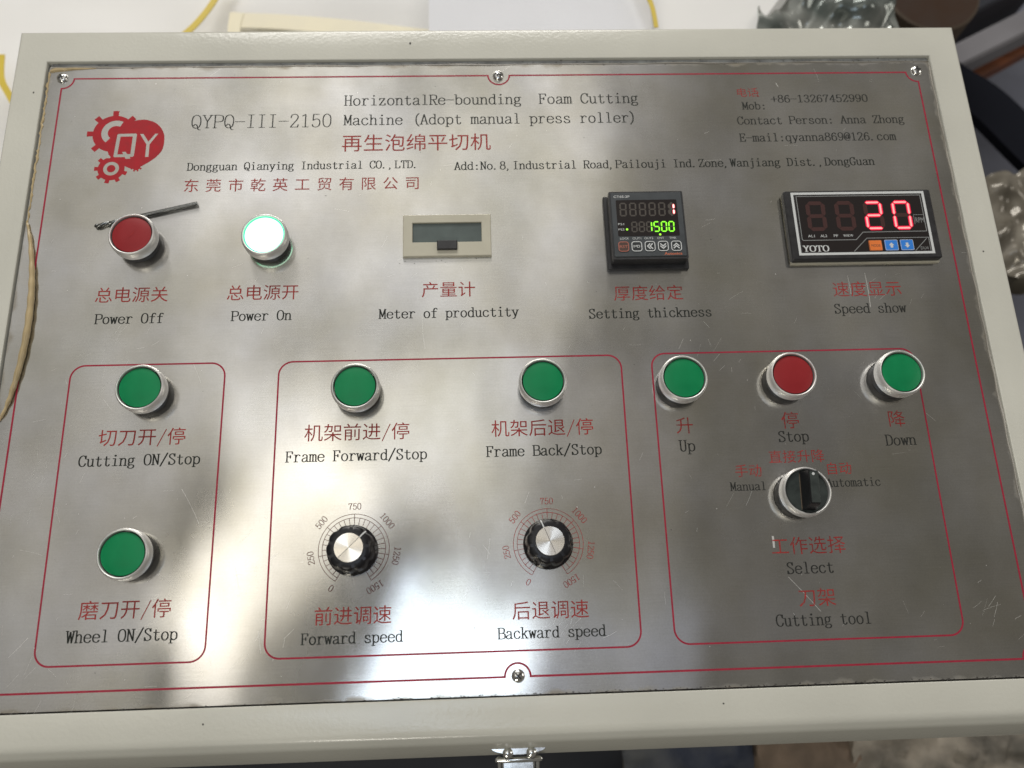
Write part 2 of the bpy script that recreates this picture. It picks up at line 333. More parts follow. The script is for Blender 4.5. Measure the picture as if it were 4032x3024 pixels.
# ------------------------------------------------------------------ serif typewriter lettering drawn with an oval pen
GL = {
'A': "0.7,0 2.5,6.8 4.3,0|1.3,2.2 3.7,2.2|0.1,0 1.4,0|3.6,0 4.9,0", 'B': "1,0 1,6.8|.4,6.8 2.8,6.8|~2.7,6.8 4.2,6.3 4.2,4.2 2.7,3.6|1,3.6 2.8,3.6|~2.7,3.6 4.6,3 4.6,.6 2.7,0|.4,0 2.8,0",
'C': "~4.4,5.1 3.9,6.4 2.6,6.9 1.1,5.9 .5,3.4 1.1,.9 2.6,-.1 3.9,.5 4.5,1.8|4.4,6.8 4.4,4.9", 'D': "1,0 1,6.8|.3,6.8 2.2,6.8|~2.2,6.8 3.9,6 4.5,3.4 3.9,.8 2.2,0|.3,0 2.2,0",
'E': "1,0 1,6.8|.4,6.8 4.2,6.8 4.3,5.4|1,3.5 3.1,3.5|3.1,4.3 3.1,2.7|.4,0 4.3,0 4.5,1.5", 'F': "1.1,0 1.1,6.8|.4,6.8 4.3,6.8 4.4,5.4|1.1,3.5 3.2,3.5|3.2,4.3 3.2,2.7|.4,0 2,0",
'G': "~4.2,5.1 3.7,6.4 2.5,6.9 1,5.9 .5,3.4 1,.9 2.5,-.1 3.5,.2 4.1,.8|4.2,6.8 4.2,5|4.1,2.8 4.1,0.4|3,2.8 4.8,2.8", 'H': "1,0 1,6.8|4,0 4,6.8|1,3.5 4,3.5|.3,0 1.7,0|.3,6.8 1.7,6.8|3.3,0 4.7,0|3.3,6.8 4.7,6.8",
'I': "2.5,0 2.5,6.8|1.3,6.8 3.7,6.8|1.3,0 3.7,0", 'K': "1,0 1,6.8|.3,0 1.7,0|.3,6.8 1.7,6.8|4,6.8 1.1,3.1|2,4.2 4.1,0|3.4,6.8 4.6,6.8|3.4,0 4.8,0",
'L': "1.2,0 1.2,6.8|.5,6.8 2,6.8|.5,0 4.3,0 4.5,1.7", 'M': "0.8,0 0.8,6.8 2.5,1.2 4.2,6.8 4.2,0|.2,6.8 .9,6.8|4.1,6.8 4.8,6.8|.2,0 1.4,0|3.6,0 4.8,0",
'N': "1,0 1,6.8 4,0.2 4,6.8|.3,6.8 1.1,6.8|3.3,6.8 4.7,6.8|.3,0 1.7,0", 'O': "~2.5,6.9 4,6 4.5,3.4 4,.8 2.5,-.1 1,.8 .5,3.4 1,6 2.5,6.9",
'P': "1,0 1,6.8|.4,6.8 2.8,6.8|~2.8,6.8 4.5,6.2 4.5,3.8 2.8,3.2|1,3.2 2.8,3.2|.4,0 1.9,0", 'Q': "~2.5,6.9 4,6 4.5,3.4 4,.8 2.5,-.1 1,.8 .5,3.4 1,6 2.5,6.9|~1.4,1.2 2,2 2.9,1.4 3.6,-.8 4.5,-1",
'R': "1,0 1,6.8|.4,6.8 2.7,6.8|~2.7,6.8 4.3,6.3 4.3,4 2.7,3.5|1,3.5 2.7,3.5|2.5,3.4 4.1,0|3.9,0 4.9,0|.4,0 1.8,0", 'S': "~4,5.3 3.5,6.5 2.4,6.9 1.1,6.2 1,4.8 2.5,3.6 4.1,2.3 4.1,.8 2.6,-.1 1.3,.3 .8,1.7|4,6.8 4,5.2|.8,0 .8,1.7",
'T': "2.5,0 2.5,6.8|.5,5.4 .6,6.8 4.4,6.8 4.5,5.4|1.7,0 3.3,0", 'U': "1,6.8 1,2|~1,2.1 1.3,.6 2.5,-.1 3.7,.6 4,2.1|4,2 4,6.8|.3,6.8 1.7,6.8|3.3,6.8 4.7,6.8",
'W': ".6,6.8 1.5,0 2.5,6.2 3.5,0 4.4,6.8|0,6.8 1.2,6.8|3.8,6.8 5,6.8", 'Y': ".8,6.8 2.5,3.4 4.2,6.8|2.5,3.4 2.5,0|.2,6.8 1.5,6.8|3.5,6.8 4.8,6.8|1.7,0 3.3,0",
'Z': ".8,5.4 .9,6.8 4.2,6.8 .8,0 4.3,0 4.5,1.5",
'a': "~1.1,3.6 1.5,4.5 2.5,4.7 3.5,4.3 3.7,3.3|3.7,3.4 3.7,.7|~3.7,.7 4,0 4.6,.2|~3.7,2.7 2,2.3 .8,1.5 1,.3 2.2,-.1 3.7,1", 'b': "1.1,0 1.1,6.9|.3,6.9 1.1,6.9|~1.1,3.6 2.5,4.7 4,4 4.4,2.3 4,.6 2.5,-.1 1.1,1",
'c': "~4.1,3.5 3.5,4.5 2.5,4.7 1.2,3.9 .8,2.3 1.2,.7 2.5,-.1 3.6,.2 4.3,1.2", 'd': "3.9,0 3.9,6.9|3.1,6.9 3.9,6.9|3.9,0 4.7,0|~3.9,3.6 2.6,4.7 1.1,4 .7,2.3 1.1,.6 2.6,-.1 3.9,1",
'e': "~.8,2.6 4.2,2.6 4,4 2.6,4.7 1.2,4 .7,2.3 1.2,.6 2.6,-.1 3.7,.2 4.3,1.1", 'f': "2.2,0 2.2,5.6|~2.2,5.5 2.7,6.7 3.7,6.9 4.4,6.2|.9,4.5 3.8,4.5|1.2,0 3.4,0",
'g': "~2.2,4.7 3.3,4.3 3.5,3.2 3.2,2 2.2,1.6 1.2,2 .9,3.2 1.2,4.3 2.2,4.7|~3.2,4.3 3.8,4.8 4.4,4.6|~1.3,1.8 .8,.9 1.6,.4 3.4,.3 4.2,-.4 3.8,-1.5 2.4,-1.9 1,-1.5 .7,-.7 1.6,.2",
'h': "1.1,0 1.1,6.9|.3,6.9 1.1,6.9|~1.1,3.4 2.2,4.6 3.4,4.5 3.9,3.4|3.9,3.5 3.9,0|.4,0 1.8,0|3.2,0 4.6,0", 'i': "2.6,0 2.6,4.6|1.4,4.6 2.6,4.6|1.3,0 3.9,0|2.5,6.4 2.55,6.6",
'j': "~3,4.6 3,0 2.7,-1.4 1.8,-1.9 1,-1.5|1.8,4.6 3,4.6|2.9,6.4 2.95,6.6", 'k': "1.1,0 1.1,6.9|.3,6.9 1.1,6.9|3.8,4.6 1.2,2|2.1,2.9 3.9,0|3.1,4.6 4.4,4.6|.4,0 1.8,0|3.3,0 4.7,0",
'l': "2.6,0 2.6,6.9|1.5,6.9 2.6,6.9|1.3,0 3.9,0", 'm': ".7,0 .7,4.6|.1,4.6 .7,4.6|~.7,3.6 1.3,4.6 2.2,4.5 2.5,3.6|2.5,3.6 2.5,0|~2.5,3.6 3.1,4.6 4,4.5 4.3,3.6|4.3,3.6 4.3,0|.2,0 1.2,0|2.1,0 2.9,0|3.9,0 4.9,0",
'n': "1.1,0 1.1,4.6|.3,4.6 1.1,4.6|~1.1,3.4 2.2,4.6 3.4,4.5 3.9,3.4|3.9,3.5 3.9,0|.4,0 1.8,0|3.2,0 4.6,0", 'o': "~2.5,4.7 3.8,4 4.3,2.3 3.8,.6 2.5,-.1 1.2,.6 .7,2.3 1.2,4 2.5,4.7",
'p': "1.1,-1.9 1.1,4.6|.3,4.6 1.1,4.6|~1.1,3.6 2.5,4.7 4,4 4.4,2.3 4,.6 2.5,-.1 1.1,1|.4,-1.9 1.9,-1.9", 'q': "3.9,-1.9 3.9,4.6|~3.9,3.6 2.5,4.7 1,4 .6,2.3 1,.6 2.5,-.1 3.9,1|3.1,-1.9 4.6,-1.9",
'r': "1.6,0 1.6,4.6|.6,4.6 1.6,4.6|~1.6,2.9 2.4,4.4 3.5,4.7 4.2,4|.7,0 2.7,0", 's': "~3.8,3.5 3.4,4.5 2.4,4.7 1.2,4.1 1.4,2.8 2.6,2.3 3.9,1.6 3.9,.4 2.5,-.1 1.4,.2 .9,1.2",
't': "~2.1,6 2.1,1.2 2.6,0 3.6,0 4.1,.9|.9,4.5 3.9,4.5", 'u': "1.1,4.6 1.1,1.4|.3,4.6 1.1,4.6|~1.1,1.5 1.5,.2 2.6,-.1 3.9,1.1|3.9,0 3.9,4.6|3.1,4.6 3.9,4.6|3.9,0 4.7,0",
'v': ".8,4.6 2.5,0 4.2,4.6|.2,4.6 1.5,4.6|3.5,4.6 4.8,4.6", 'w': ".6,4.6 1.5,0 2.5,4.2 3.5,0 4.4,4.6|0,4.6 1.2,4.6|3.8,4.6 5,4.6", 'y': ".9,4.6 2.6,.2|~4.2,4.6 2.5,-.4 1.9,-1.6 1,-1.8|.3,4.6 1.6,4.6|3.5,4.6 4.8,4.6",
'x': ".9,4.6 4,0|4,4.6 .9,0", 'z': "1,3.5 1,4.6 3.9,4.6 .9,0 4.1,0 4.1,1.1",
'0': "~2.5,6.9 3.9,5.9 4.3,3.4 3.9,.9 2.5,-.1 1.1,.9 .7,3.4 1.1,5.9 2.5,6.9", '1': "1.3,6 2.6,6.8 2.6,0|1.3,0 3.9,0", '2': "~.9,5.1 1.3,6.5 2.6,6.9 3.9,6.3 4,4.7 2.9,3 .8,.1|.8,0 4,0 4.3,1.3",
'3': "~1,5.6 1.5,6.6 2.6,6.9 3.8,6.2 3.7,4.4 2.2,3.6|~2.2,3.6 4,2.9 4.1,.8 2.6,-.1 1.4,.2 .8,1.4", '4': "3.3,0 3.3,6.8 .6,2 4.5,2|2.4,0 4.2,0", '5': "3.9,6.8 1.3,6.8 1.1,3.6|~1.1,3.5 2.6,4.3 4,3.6 4.2,1.8 3.6,.4 2.3,-.1 1.2,.3 .8,1.3",
'6': "~3.9,5.7 3.2,6.8 1.9,6.4 1,4.8 .8,2.6 1.1,.7 2.5,-.1 3.9,.6 4.2,2.2 3.7,3.7 2.5,4.2 1.3,3.5 .9,2.2", '7': ".8,5.5 .9,6.8 4.2,6.8 2.5,3 2.2,0", '8': "~2.5,6.9 3.8,6.3 3.8,4.5 2.5,3.7 1.2,4.5 1.2,6.3 2.5,6.9|~2.5,3.7 4.1,2.8 4.1,.7 2.5,-.1 .9,.7 .9,2.8 2.5,3.7",
'9': "~1.1,1.1 1.8,0 3.1,.4 4,2 4.2,4.2 3.9,6.1 2.5,6.9 1.1,6.2 .8,4.6 1.3,3.1 2.5,2.6 3.7,3.3 4.1,4.6", '-': ".4,3.2 4.6,3.2", '(': "~4.4,7.6 3.1,5.8 2.7,3.2 3.1,.6 4.4,-1.3", ')': "~.6,7.6 1.9,5.8 2.3,3.2 1.9,.6 .6,-1.3",
'.': "1.2,.1 1.3,.3", ',': "~1.2,.3 1.5,-.2 .9,-1.3", ':': "2.4,.3 2.5,.5|2.4,3.6 2.5,3.8", '/': ".5,-1 4.5,7.5", '+': "2.5,.8 2.5,5.6|.3,3.2 4.7,3.2", '@': "~3.4,4.6 2.4,4.9 1.7,3.8 1.6,2.4 2.3,1.5 3.2,2.3 3.5,4.8 3.5,2.2 4.1,1.6 4.6,2.6 4.5,5.2 3.3,6.8 1.8,6.7 .7,5.2 .4,3 .9,.9 2.3,-.1 4.2,.4"}
def catmull(P, k=5):
    out = []
    for i in range(len(P) - 1):
        p0 = P[i - 1] if i else P[i]; p1, p2 = P[i], P[i + 1]; p3 = P[i + 2] if i + 2 < len(P) else p2
        if i == 0 and P[0] == P[-1]: p0 = P[-2]
        if i == len(P) - 2 and P[0] == P[-1]: p3 = P[1]
        for j in range(k):
            t = j / k; out.append(tuple(0.5 * (2 * p1[a] + (p2[a] - p0[a]) * t + (2 * p0[a] - 5 * p1[a] + 4 * p2[a] - p3[a]) * t * t + (3 * p1[a] - p0[a] - 3 * p2[a] + p3[a]) * t ** 3) for a in (0, 1)))
    return out + [P[-1]]
_gc = {}
def glyph(ch, wx, wy):
    k = (ch, wx, wy)
    if k in _gc: return _gc[k]
    polys = []; pen = [(wx / 2 * math.cos(a * math.pi / 4 + 0.39), wy / 2 * math.sin(a * math.pi / 4 + 0.39)) for a in range(8)]
    for st in GL.get(ch, '').split('|'):
        if not st: continue
        sm = st[0] == '~'; P = [tuple(map(float, q.split(','))) for q in st.strip('~').split()]
        if sm: P = catmull(P)
        big = 1.5 if len(P) == 2 and abs(P[0][0] - P[1][0]) + abs(P[0][1] - P[1][1]) < 0.4 else 1
        for a, b in zip(P, P[1:]):
            polys.append(hull([(p[0] + q[0] * big, p[1] + q[1] * (big * 1.4 if big > 1 else 1)) for p in (a, b) for q in pen]))
    _gc[k] = union(polys) if polys else ([], [])
    return _gc[k]
def serif(mb, text, x, y, w, z=0.05, h=None, wx=0.98, wy=0.54, rot=0, centre=False, mi=0, pitch=None):
    n = len(text); p = pitch or w / (n - 0.12); u = p / 5; v = (h / 6.8) if h else u * 0.98
    ox = -p * n / 2 if centre else -0.3 * u
    c, s_ = math.cos(rot), math.sin(rot)
    for i, ch in enumerate(text):
        V, F = glyph(ch, wx, wy)
        mb.add([(x + (ox + i * p + a * u) * c - b * v * s_, y + (ox + i * p + a * u) * s_ + b * v * c, z) for a, b in V], F, mi)
# ------------------------------------------------------------------ built-in interface font for Chinese and small sans print
_tc = {}
def fontglyph(ch, thin_x=0.0, squash=1.0):
    k = (ch, thin_x, squash)
    if k in _tc: return _tc[k]
    cu = bpy.data.curves.new('t', 'FONT'); cu.body = ch; cu.size = 1; cu.resolution_u = 3
    o = bpy.data.objects.new('t', cu); C.objects.link(o)
    dg = bpy.context.evaluated_depsgraph_get()
    c2 = o.to_curve(dg).copy()
    for sp in c2.splines:
        for p in sp.bezier_points:
            p.handle_left_type = 'FREE'; p.handle_right_type = 'FREE'
            for q in ('co', 'handle_left', 'handle_right'):
                v = getattr(p, q).copy(); v.y *= squash; setattr(p, q, v)
    c2.dimensions = '2D'; c2.fill_mode = 'BOTH' if hasattr(c2, 'fill_mode') else c2.fill_mode; c2.offset = -thin_x; c2.resolution_u = 3
    o.to_curve_clear()
    o2 = bpy.data.objects.new('t2', c2); C.objects.link(o2)
    dg = bpy.context.evaluated_depsgraph_get(); ev = o2.evaluated_get(dg); me = ev.to_mesh()
    V = [(v.co.x, v.co.y / squash) for v in me.vertices]; F = [tuple(p.vertices) for p in me.polygons]
    ev.to_mesh_clear(); bpy.data.objects.remove(o2); bpy.data.objects.remove(o); bpy.data.curves.remove(c2); bpy.data.curves.remove(cu)
    _tc[k] = (V, F); return _tc[k]
def hanzi(mb, text, x, y, w, z=0.05, pitch=None, em=None, mi=0, half='/', hs=1.0):
    adv = [0.5 if c in half else 1.0 for c in text]
    p = pitch or w / (sum(adv) - 0.06); e = em or p; cx = x - 0.03 * p
    for c, a in zip(text, adv):
        if c in GL: 
            V, F = glyph(c, 0.5, 0.4); mb.add([(cx + q[0] * p * 0.1, y + 0.02 * e + q[1] * e * 0.105, z) for q in V], F, mi)
        else:
            V, F = fontglyph(c, 0.0, 1.0); o_ = (a * p - e) / 2 if em else 0
            mb.add([(cx + o_ + q[0] * e, y + (q[1] + 0.06) * e * 0.98 * hs, z) for q in V], F, mi)
        cx += a * p
def sans(mb, text, x, y, h, z=0.05, w=None, mi=0, bold=0.0):
    V, F = fontglyph(text, -bold, 1.0)
    if not V: return
    k = h / 0.7; x0 = min(v[0] for v in V); x1 = max(v[0] for v in V); kx = w / (x1 - x0) if w else k
    mb.add([(x + (v[0] - x0) * kx, y + v[1] * k, z) for v in V], F, mi)
# ================================================================== CONSOLE
con = bpy.data.objects.new('control_console', None); C.objects.link(con)
thing(con, 'cream metal machine control console with a brushed steel panel of buttons, knobs and displays', 'control console')
def ringloft(rs, name, m, parent, smooth=30, close=False, label=None):
    mb = MB(); vs = []
    for x0, x1, y0, y1, z in rs: vs += [(x0, y0, z), (x1, y0, z), (x1, y1, z), (x0, y1, z)]
    fs = [(j * 4 + i, j * 4 + (i + 1) % 4, (j + 1) * 4 + (i + 1) % 4, (j + 1) * 4 + i) for j in range(len(rs) - 1) for i in range(4)]
    if close: fs.append(tuple((len(rs) - 1) * 4 + i for i in range(4)))
    mb.add(vs, fs); return mb.build(name, m, parent, smooth=smooth, label=label)
rs = [(-324.9, 324.3, -219.3, 222.2, -14), (-324.9, 324.3, -219.3, 222.2, 0.5), (-325.1, 324.5, -219.5, 222.4, 1.0), (-325.6, 325.0, -220.0, 222.9, 1.25),
      (-343.5, 343.5, -235.5, 245.5, 1.25)]
for t, yb, zb in ((0.2, -237.6, 1.1), (0.4, -239.4, 0.6), (0.6, -241.0, -0.4), (0.8, -242.6, -2.0), (0.95, -244.0, -4.2)):
    a = t * math.pi / 2; e = 5 * math.sin(a); dz = 5 * (1 - math.cos(a))
    rs.append((-343.5 - e, 343.5 + e, yb, 245.5 + e * 0.8, min(1.25 - dz, 1.25) if True else zb))
rs += [(-348.6, 348.6, -245.2, 249.6, -6.5), (-348.7, 348.7, -252.6, 249.7, -24), (-348.7, 348.7, -253.3, 249.7, -28), (-348.7, 348.7, -253.4, 249.7, -52), (-346.0, 346.0, -250, 247.5, -53), (-336, 336, -238, 239, -54)]
ringloft(rs, 'frame', 'cream', con, smooth=50)
mb = MB(); mb.box(-334, 334, -236, 237, -420, -53.5); mb.build('cabinet_body', 'cream', con)
mb = MB(); mb.box(-330, 330, -228, 230, -13, -4.0); mb.build('gap_backing', 'gap', con)
# faceplate with UV for the brushing direction
me = bpy.data.meshes.new('faceplate')
X = [-323.0, 323.3]; Y = [-218.3, 217.4]
bm = bmesh.new(); uv = bm.loops.layers.uv.new('UVMap')
nx, ny = 54, 36; grid = {}
for i in range(nx + 1):
    for j in range(ny + 1):
        x = X[0] + (X[1] - X[0]) * i / nx; y = Y[0] + (Y[1] - Y[0]) * j / ny
        grid[i, j] = bm.verts.new((x * S, y * S, 0))
for i in range(nx):
    for j in range(ny):
        f = bm.faces.new((grid[i, j], grid[i + 1, j], grid[i + 1, j + 1], grid[i, j + 1])); f.smooth = True
for f in bm.faces: f.smooth = True
per = [grid[i, 0] for i in range(nx + 1)] + [grid[nx, j] for j in range(1, ny + 1)] + [grid[i, ny] for i in range(nx - 1, -1, -1)] + [grid[0, j] for j in range(ny - 1, 0, -1)]
low = [bm.verts.new((v.co.x, v.co.y, -0.0015)) for v in per]; per = [bm.verts.new((v.co.x, v.co.y, 0)) for v in per]
for i in range(len(per)):
    k = (i + 1) % len(per); f = bm.faces.new((per[i], low[i], low[k], per[k]))
for f in bm.faces:
    for l in f.loops: l[uv].uv = (l.vert.co.x, l.vert.co.y)
bm.to_mesh(me); bm.free(); me.materials.append(M['steel'])
for p in me.polygons:
    if abs(p.normal.z) < 0.5: p.use_smooth = False
plate = link('faceplate', me, con)
# rolled lip of the sheet and channel along the far edge, worn film lips
mb = MB(); mb.box(-323, 323.5, 218.2, 221.6, -2.0, -1.2, c=0.2); mb.build('channel_strip', 'channel', con)
mb = MB()
pts = [(-322.6 + 645.5 * i / 120, 217.7 + 0.35 * math.sin(i * 0.5) * math.sin(i * 0.13), -0.15) for i in range(121)]
mb.tube(pts, [0.55 + 0.25 * math.sin(i * 0.31) * math.sin(i * 0.07 + 1) for i in range(121)], 8); mb.build('film_lip', 'clearlip', con)
mb = MB()
pts = [(323.0 + 0.3 * math.sin(i * 0.9), -218 + 434 * i / 100, 0.0) for i in range(101)]
mb.tube(pts, [0.5 + 0.45 * abs(math.sin(i * 0.37) * math.sin(i * 0.11)) for i in range(101)], 8); mb.build('film_lip', 'clearlip', con)
mb = MB()
random.seed(3)
pts = [(-322.5 + random.uniform(-0.4, 0.7), 214 - 122 * i / 60, 0.0) for i in range(61)]
mb.tube(pts, [random.uniform(0.35, 1.0) for i in range(61)], 7)
pts = [(-322.0, 214.5, 0.1), (-318, 215.8, 0.1), (-312, 216, 0.1), (-306, 216.6, 0.1), (-290, 216.9, 0)]
mb.tube(pts, [1.2, 1.6, 1.2, 1.0, .3], 7)
mb.build('film_edge', 'film', con, label='ragged yellowed edge of the protective film')
# peeled protective film curled into a roll at the left side
ctr = catmull([(-322.3, 93), (-318.5, 80), (-314.8, 62), (-312.6, 46), (-311.5, 30), (-311.3, 12), (-312.6, -8), (-314.8, -24), (-317.5, -36), (-321.0, -46)], 7)
mb = MB(); n = len(ctr)
rad = [0.4 + 2.1 * math.sin(math.pi * min(1, (i + 1) / n)) ** 0.7 + 0.18 * math.sin(i * 1.3) for i in range(n)]
vs = []; K = 15
for i, (x, y) in enumerate(ctr):
    for k in range(K):
        a = -0.9 + (math.pi * 1.75) * k / (K - 1); r = rad[i] * (1 - 0.45 * k / (K - 1))
        jag = 0.5 * math.sin(i * 2.1) * (1 if k == 0 else 0)
        vs.append((x + 0.6 + r * math.cos(a) + jag, y + 0.1 * math.sin(k + i), max(0.12, 0.3 + rad[i] * 0.9 + r * math.sin(a))))
mb.add(vs, [(i * K + k, i * K + k + 1, (i + 1) * K + k + 1, (i + 1) * K + k) for i in range(n - 1) for k in range(K - 1)])
mb.build('peeled_film', 'film', con, smooth=60, label='yellowed protective film peeled back into a long curl')
# scratches and specks
mb = MB(); random.seed(11)
def scratch(x, y, a, L_, w=0.11, z=0.03):
    w = w * 0.9
    pts = []; k = random.uniform(-0.05, 0.05); n = 5
    for i in range(n):
        pts.append((x, y)); x += math.cos(a) * L_ / n; y += math.sin(a) * L_ / n; a += k
    mb.ribbon(pts, w, z)
for i in range(150):
    x, y = random.uniform(-315, 318), random.uniform(-213, 212)
    scratch(x, y, random.choice((random.uniform(-0.1, 0.1), random.uniform(0.6, 1.4), random.uniform(1.4, 2.4), random.uniform(0, 3.1))), random.expovariate(1 / 5.0) + 1, random.uniform(0.05, 0.13))
for cx, cy, n, s_ in ((-262, -15, 14, 22), (-285, -95, 16, 25), (-240, 0, 8, 25), (-160, -150, 8, 25), (30, -185, 14, 14), (250, 25, 9, 20), (130, -20, 8, 20), (-290, -205, 14, 30), (-60, 60, 8, 30), (290, -180, 10, 25), (-150, -190, 8, 20)):
    a0 = random.uniform(0.3, 1.6)
    for i in range(n):
        scratch(random.gauss(cx, s_ * 0.5), random.gauss(cy, s_ * 0.5), a0 + random.gauss(0, 0.35), random.uniform(3, 16), random.uniform(0.05, 0.14))
for x, y, a, L_, w in ((247.5, 46, -1.52, 32, 0.42), (235.2, 44, -1.5, 17, 0.3), (168, -156, -0.85, 34, 0.25), (161.5, -131, -1.55, 9, 1.4), (-295, -188, 0.8, 18, 0.25), (205, 200, -1.2, 5, 0.4), (-252, -40, 2.2, 12, 0.16)):
    scratch(x, y, a, L_, w)
for i in range(90):
    x, y = random.uniform(-318, 318), random.uniform(-214, 212); r = random.choice((0.12, 0.18, 0.25, 0.4))
    mb.add([(x + r * random.uniform(.5, 1) * math.cos(q), y + r * random.uniform(.5, 1) * math.sin(q), 0.034) for q in (0, 1.2, 2.5, 3.8, 5)], [(0, 1, 2, 3, 4)])
mb.build('scratches', 'scratch', con, smooth='flat')['kind'] = 'stuff'
mb = MB()
for i in range(110):
    x, y = random.uniform(-318, 318), random.uniform(-214, 212); r = random.choice((0.1, 0.15, 0.25, 0.35))
    if i % 5 == 0: x, y = random.gauss(-100, 5), random.gauss(-32, 14)
    if i % 7 == 0: x, y = random.uniform(-68, -10), random.gauss(60, 1.2)
    mb.add([(x + r * random.uniform(.5, 1.6) * math.cos(q), y + r * random.uniform(.5, 1.2) * math.sin(q), 0.036) for q in (0, 1.2, 2.5, 3.8, 5)], [(0, 1, 2, 3, 4)])
for x, y, r in ((-64, 236, 1.3), (-331, 196, 1.0), (333, 60, .9), (-300, -231, .9), (-180, -228, .8), (120, -227, .8)):
    mb.add([(x + r * random.uniform(.5, 1) * math.cos(q), y + r * random.uniform(.6, 1.2) * math.sin(q), 1.29) for q in (0, 1.2, 2.5, 3.8, 5)], [(0, 1, 2, 3, 4)])
# crumbs of dirt caught in the joint round the plate
for i in range(520):
    q = random.random()
    if q < 0.45: x, y = random.uniform(-90, 300), -218.6 + random.gauss(0.4, 0.5)
    elif q < 0.85: x, y = random.uniform(-322, 322), 218.6 + random.gauss(0, 1.0)
    else: x, y = random.uniform(-322, -60), -218.8 + random.gauss(0, 0.4)
    r = random.uniform(0.2, 0.7)
    mb.add([(x + r * random.uniform(.5, 1.6) * math.cos(q_), y + r * random.uniform(.4, .8) * math.sin(q_), 0.06 + 0.002 * (i % 9)) for q_ in (0, 1.2, 2.5, 3.8, 5)], [(0, 1, 2, 3, 4)])
mb.build('dirt_specks', 'speck', con, smooth='flat')['kind'] = 'stuff'
# ---------------------------------------------------------------- printed lines
bx, by = 312.6, 208.2; g = 8.2
path = arc(-bx, by, g, -90, 0, 8) + arc(0.5, by, 7.8, 180, 360, 16) + arc(bx, by, g, 180, 270, 8) + arc(bx, -by, g, 90, 180, 8) + arc(0.4, -by, 7.6, 0, 180, 16) + arc(-bx, -by, g, 0, 90, 8)
mb = MB(); mb.ribbon(path, 1.15, 0.05, True); mb.build('border_line', 'pcrim', plate, smooth='flat')
for x0, x1, y0, y1 in ((-280.3, -182.3, -193.9, -9.9), (-147.9, 74.9, -193.7, -10.1), (95.1, 271.6, -193.3, -9.7)):
    mb = MB(); mb.ribbon(rrect(x0, x1, y0, y1, 9, 10), 1.05, 0.05, True); mb.build('box_line', 'pcrim', plate, smooth='flat')
def line(kind, text, x, y, w, m, **k):
    mb = MB(); (hanzi if kind == 'h' else serif)(mb, text, x, y, w, **k)
    return mb.build('lettering', m, plate, smooth='flat')
B, BW, Rd, RW = 'pblack', 'pblackw', 'pred', 'predw'
line('s', 'HorizontalRe-bounding  Foam Cutting', -111, 183.9, 212.7, B, wx=0.80, wy=0.46)
line('s', 'Machine (Adopt manual press roller)', -110.9, 167.6, 210.7, B, wx=0.80, wy=0.46)
line('s', 'QYPQ-III-2150', -218.4, 166.3, 98.7, B, h=10.4, wx=0.56, wy=0.32)
line('h', '再生泡绵平切机', -112, 146.2, 105.2, Rd)
line('s', 'Dongguan Qianying Industrial CO.,LTD.', -218.5, 132.2, 160.9, B)
line('h', '东莞市乾英工贸有限公司', -221.8, 115.4, 0, Rd, pitch=15.25, em=11.2)
line('s', 'Add:No.8,Industrial Road,Pailouji Ind.Zone,Wanjiang Dist.,DongGuan', -32.6, 130.2, 300.9, B)
line('h', '电话', 174.5, 188.2, 16.6, RW)
line('s', ':', 188.6, 188.2, 4, Rd)
line('s', 'Mob:', 178, 177.4, 17.6, BW)
line('s', '+86-13267452990', 200, 183.1, 71.8, BW, h=6.0)
line('s', 'Contact Person: Anna Zhong', 172.9, 164.8, 123.1, BW)
line('s', 'E-mail:qyanna869@126.com', 173, 150.5, 114.3, BW)
for kind, text, x, y, w, m in (
 ('h', '总电源关', -270.9, 34.0, 47.6, Rd), ('s', 'Power Off', -269.1, 18.9, 44.2, B), ('h', '总电源开', -184.9, 34.0, 47.5, Rd), ('s', 'Power On', -180.8, 19.3, 39.2, B),
 ('h', '产量计', -55.7, 33.8, 35.9, Rd), ('s', 'Meter of productity', -83.8, 18.9, 92.4, B), ('h', '厚度给定', 73.5, 28.8, 47.2, RW), ('s', 'Setting thickness', 55.8, 16.2, 82.8, B),
 ('h', '速度显示', 223.5, 28.8, 47.8, RW), ('s', 'Speed show', 222.6, 16.5, 49.1, BW), ('h', '切刀开/停', -258, -63.2, 54.1, Rd), ('s', 'Cutting ON/Stop', -268.4, -76, 74.4, B),
 ('h', '磨刀开/停', -257.8, -168.0, 53.9, Rd), ('s', 'Wheel ON/Stop', -263.2, -181, 64.1, B), ('h', '机架前进/停', -129.8, -63.3, 66.4, Rd), ('s', 'Frame Forward/Stop', -140.8, -76.5, 88.2, B),
 ('h', '机架后退/停', -11.4, -63.2, 65.5, Rd), ('s', 'Frame Back/Stop', -14.9, -76.2, 73.2, B), ('h', '升', 107.4, -64, 11.3, RW), ('s', 'Up', 108.5, -75.8, 9.9, BW),
 ('h', '停', 176.4, -62.4, 11.6, RW), ('s', 'Stop', 173.1, -71.2, 19.6, BW), ('h', '降', 246.4, -63, 11.4, RW), ('s', 'Down', 242.7, -75.3, 19.8, BW),
 ('h', '直接升降', 165.1, -84.9, 36, RW), ('h', '手动', 142.4, -93.3, 17.2, RW), ('h', '自动', 200.8, -93.2, 16.8, RW), ('s', 'Manual', 138.5, -102, 22.7, BW),
 ('s', 'Automatic', 200.2, -101.2, 34.6, BW), ('h', '工作选择', 159.7, -142.3, 46.5, RW), ('s', 'Select', 167.8, -154.1, 29.1, BW), ('h', '刀架', 172.6, -173.6, 23, RW),
 ('s', 'Cutting tool', 157.3, -184.8, 58.3, BW), ('h', '前进调速', -119.6, -175.5, 45.9, Rd), ('s', 'Forward speed', -126.7, -186.3, 59.6, B), ('h', '后退调速', -1.7, -175.9, 46.1, Rd), ('s', 'Backward speed', -10.6, -186.8, 64.3, B)):
    line(kind, text, x, y, w, m)
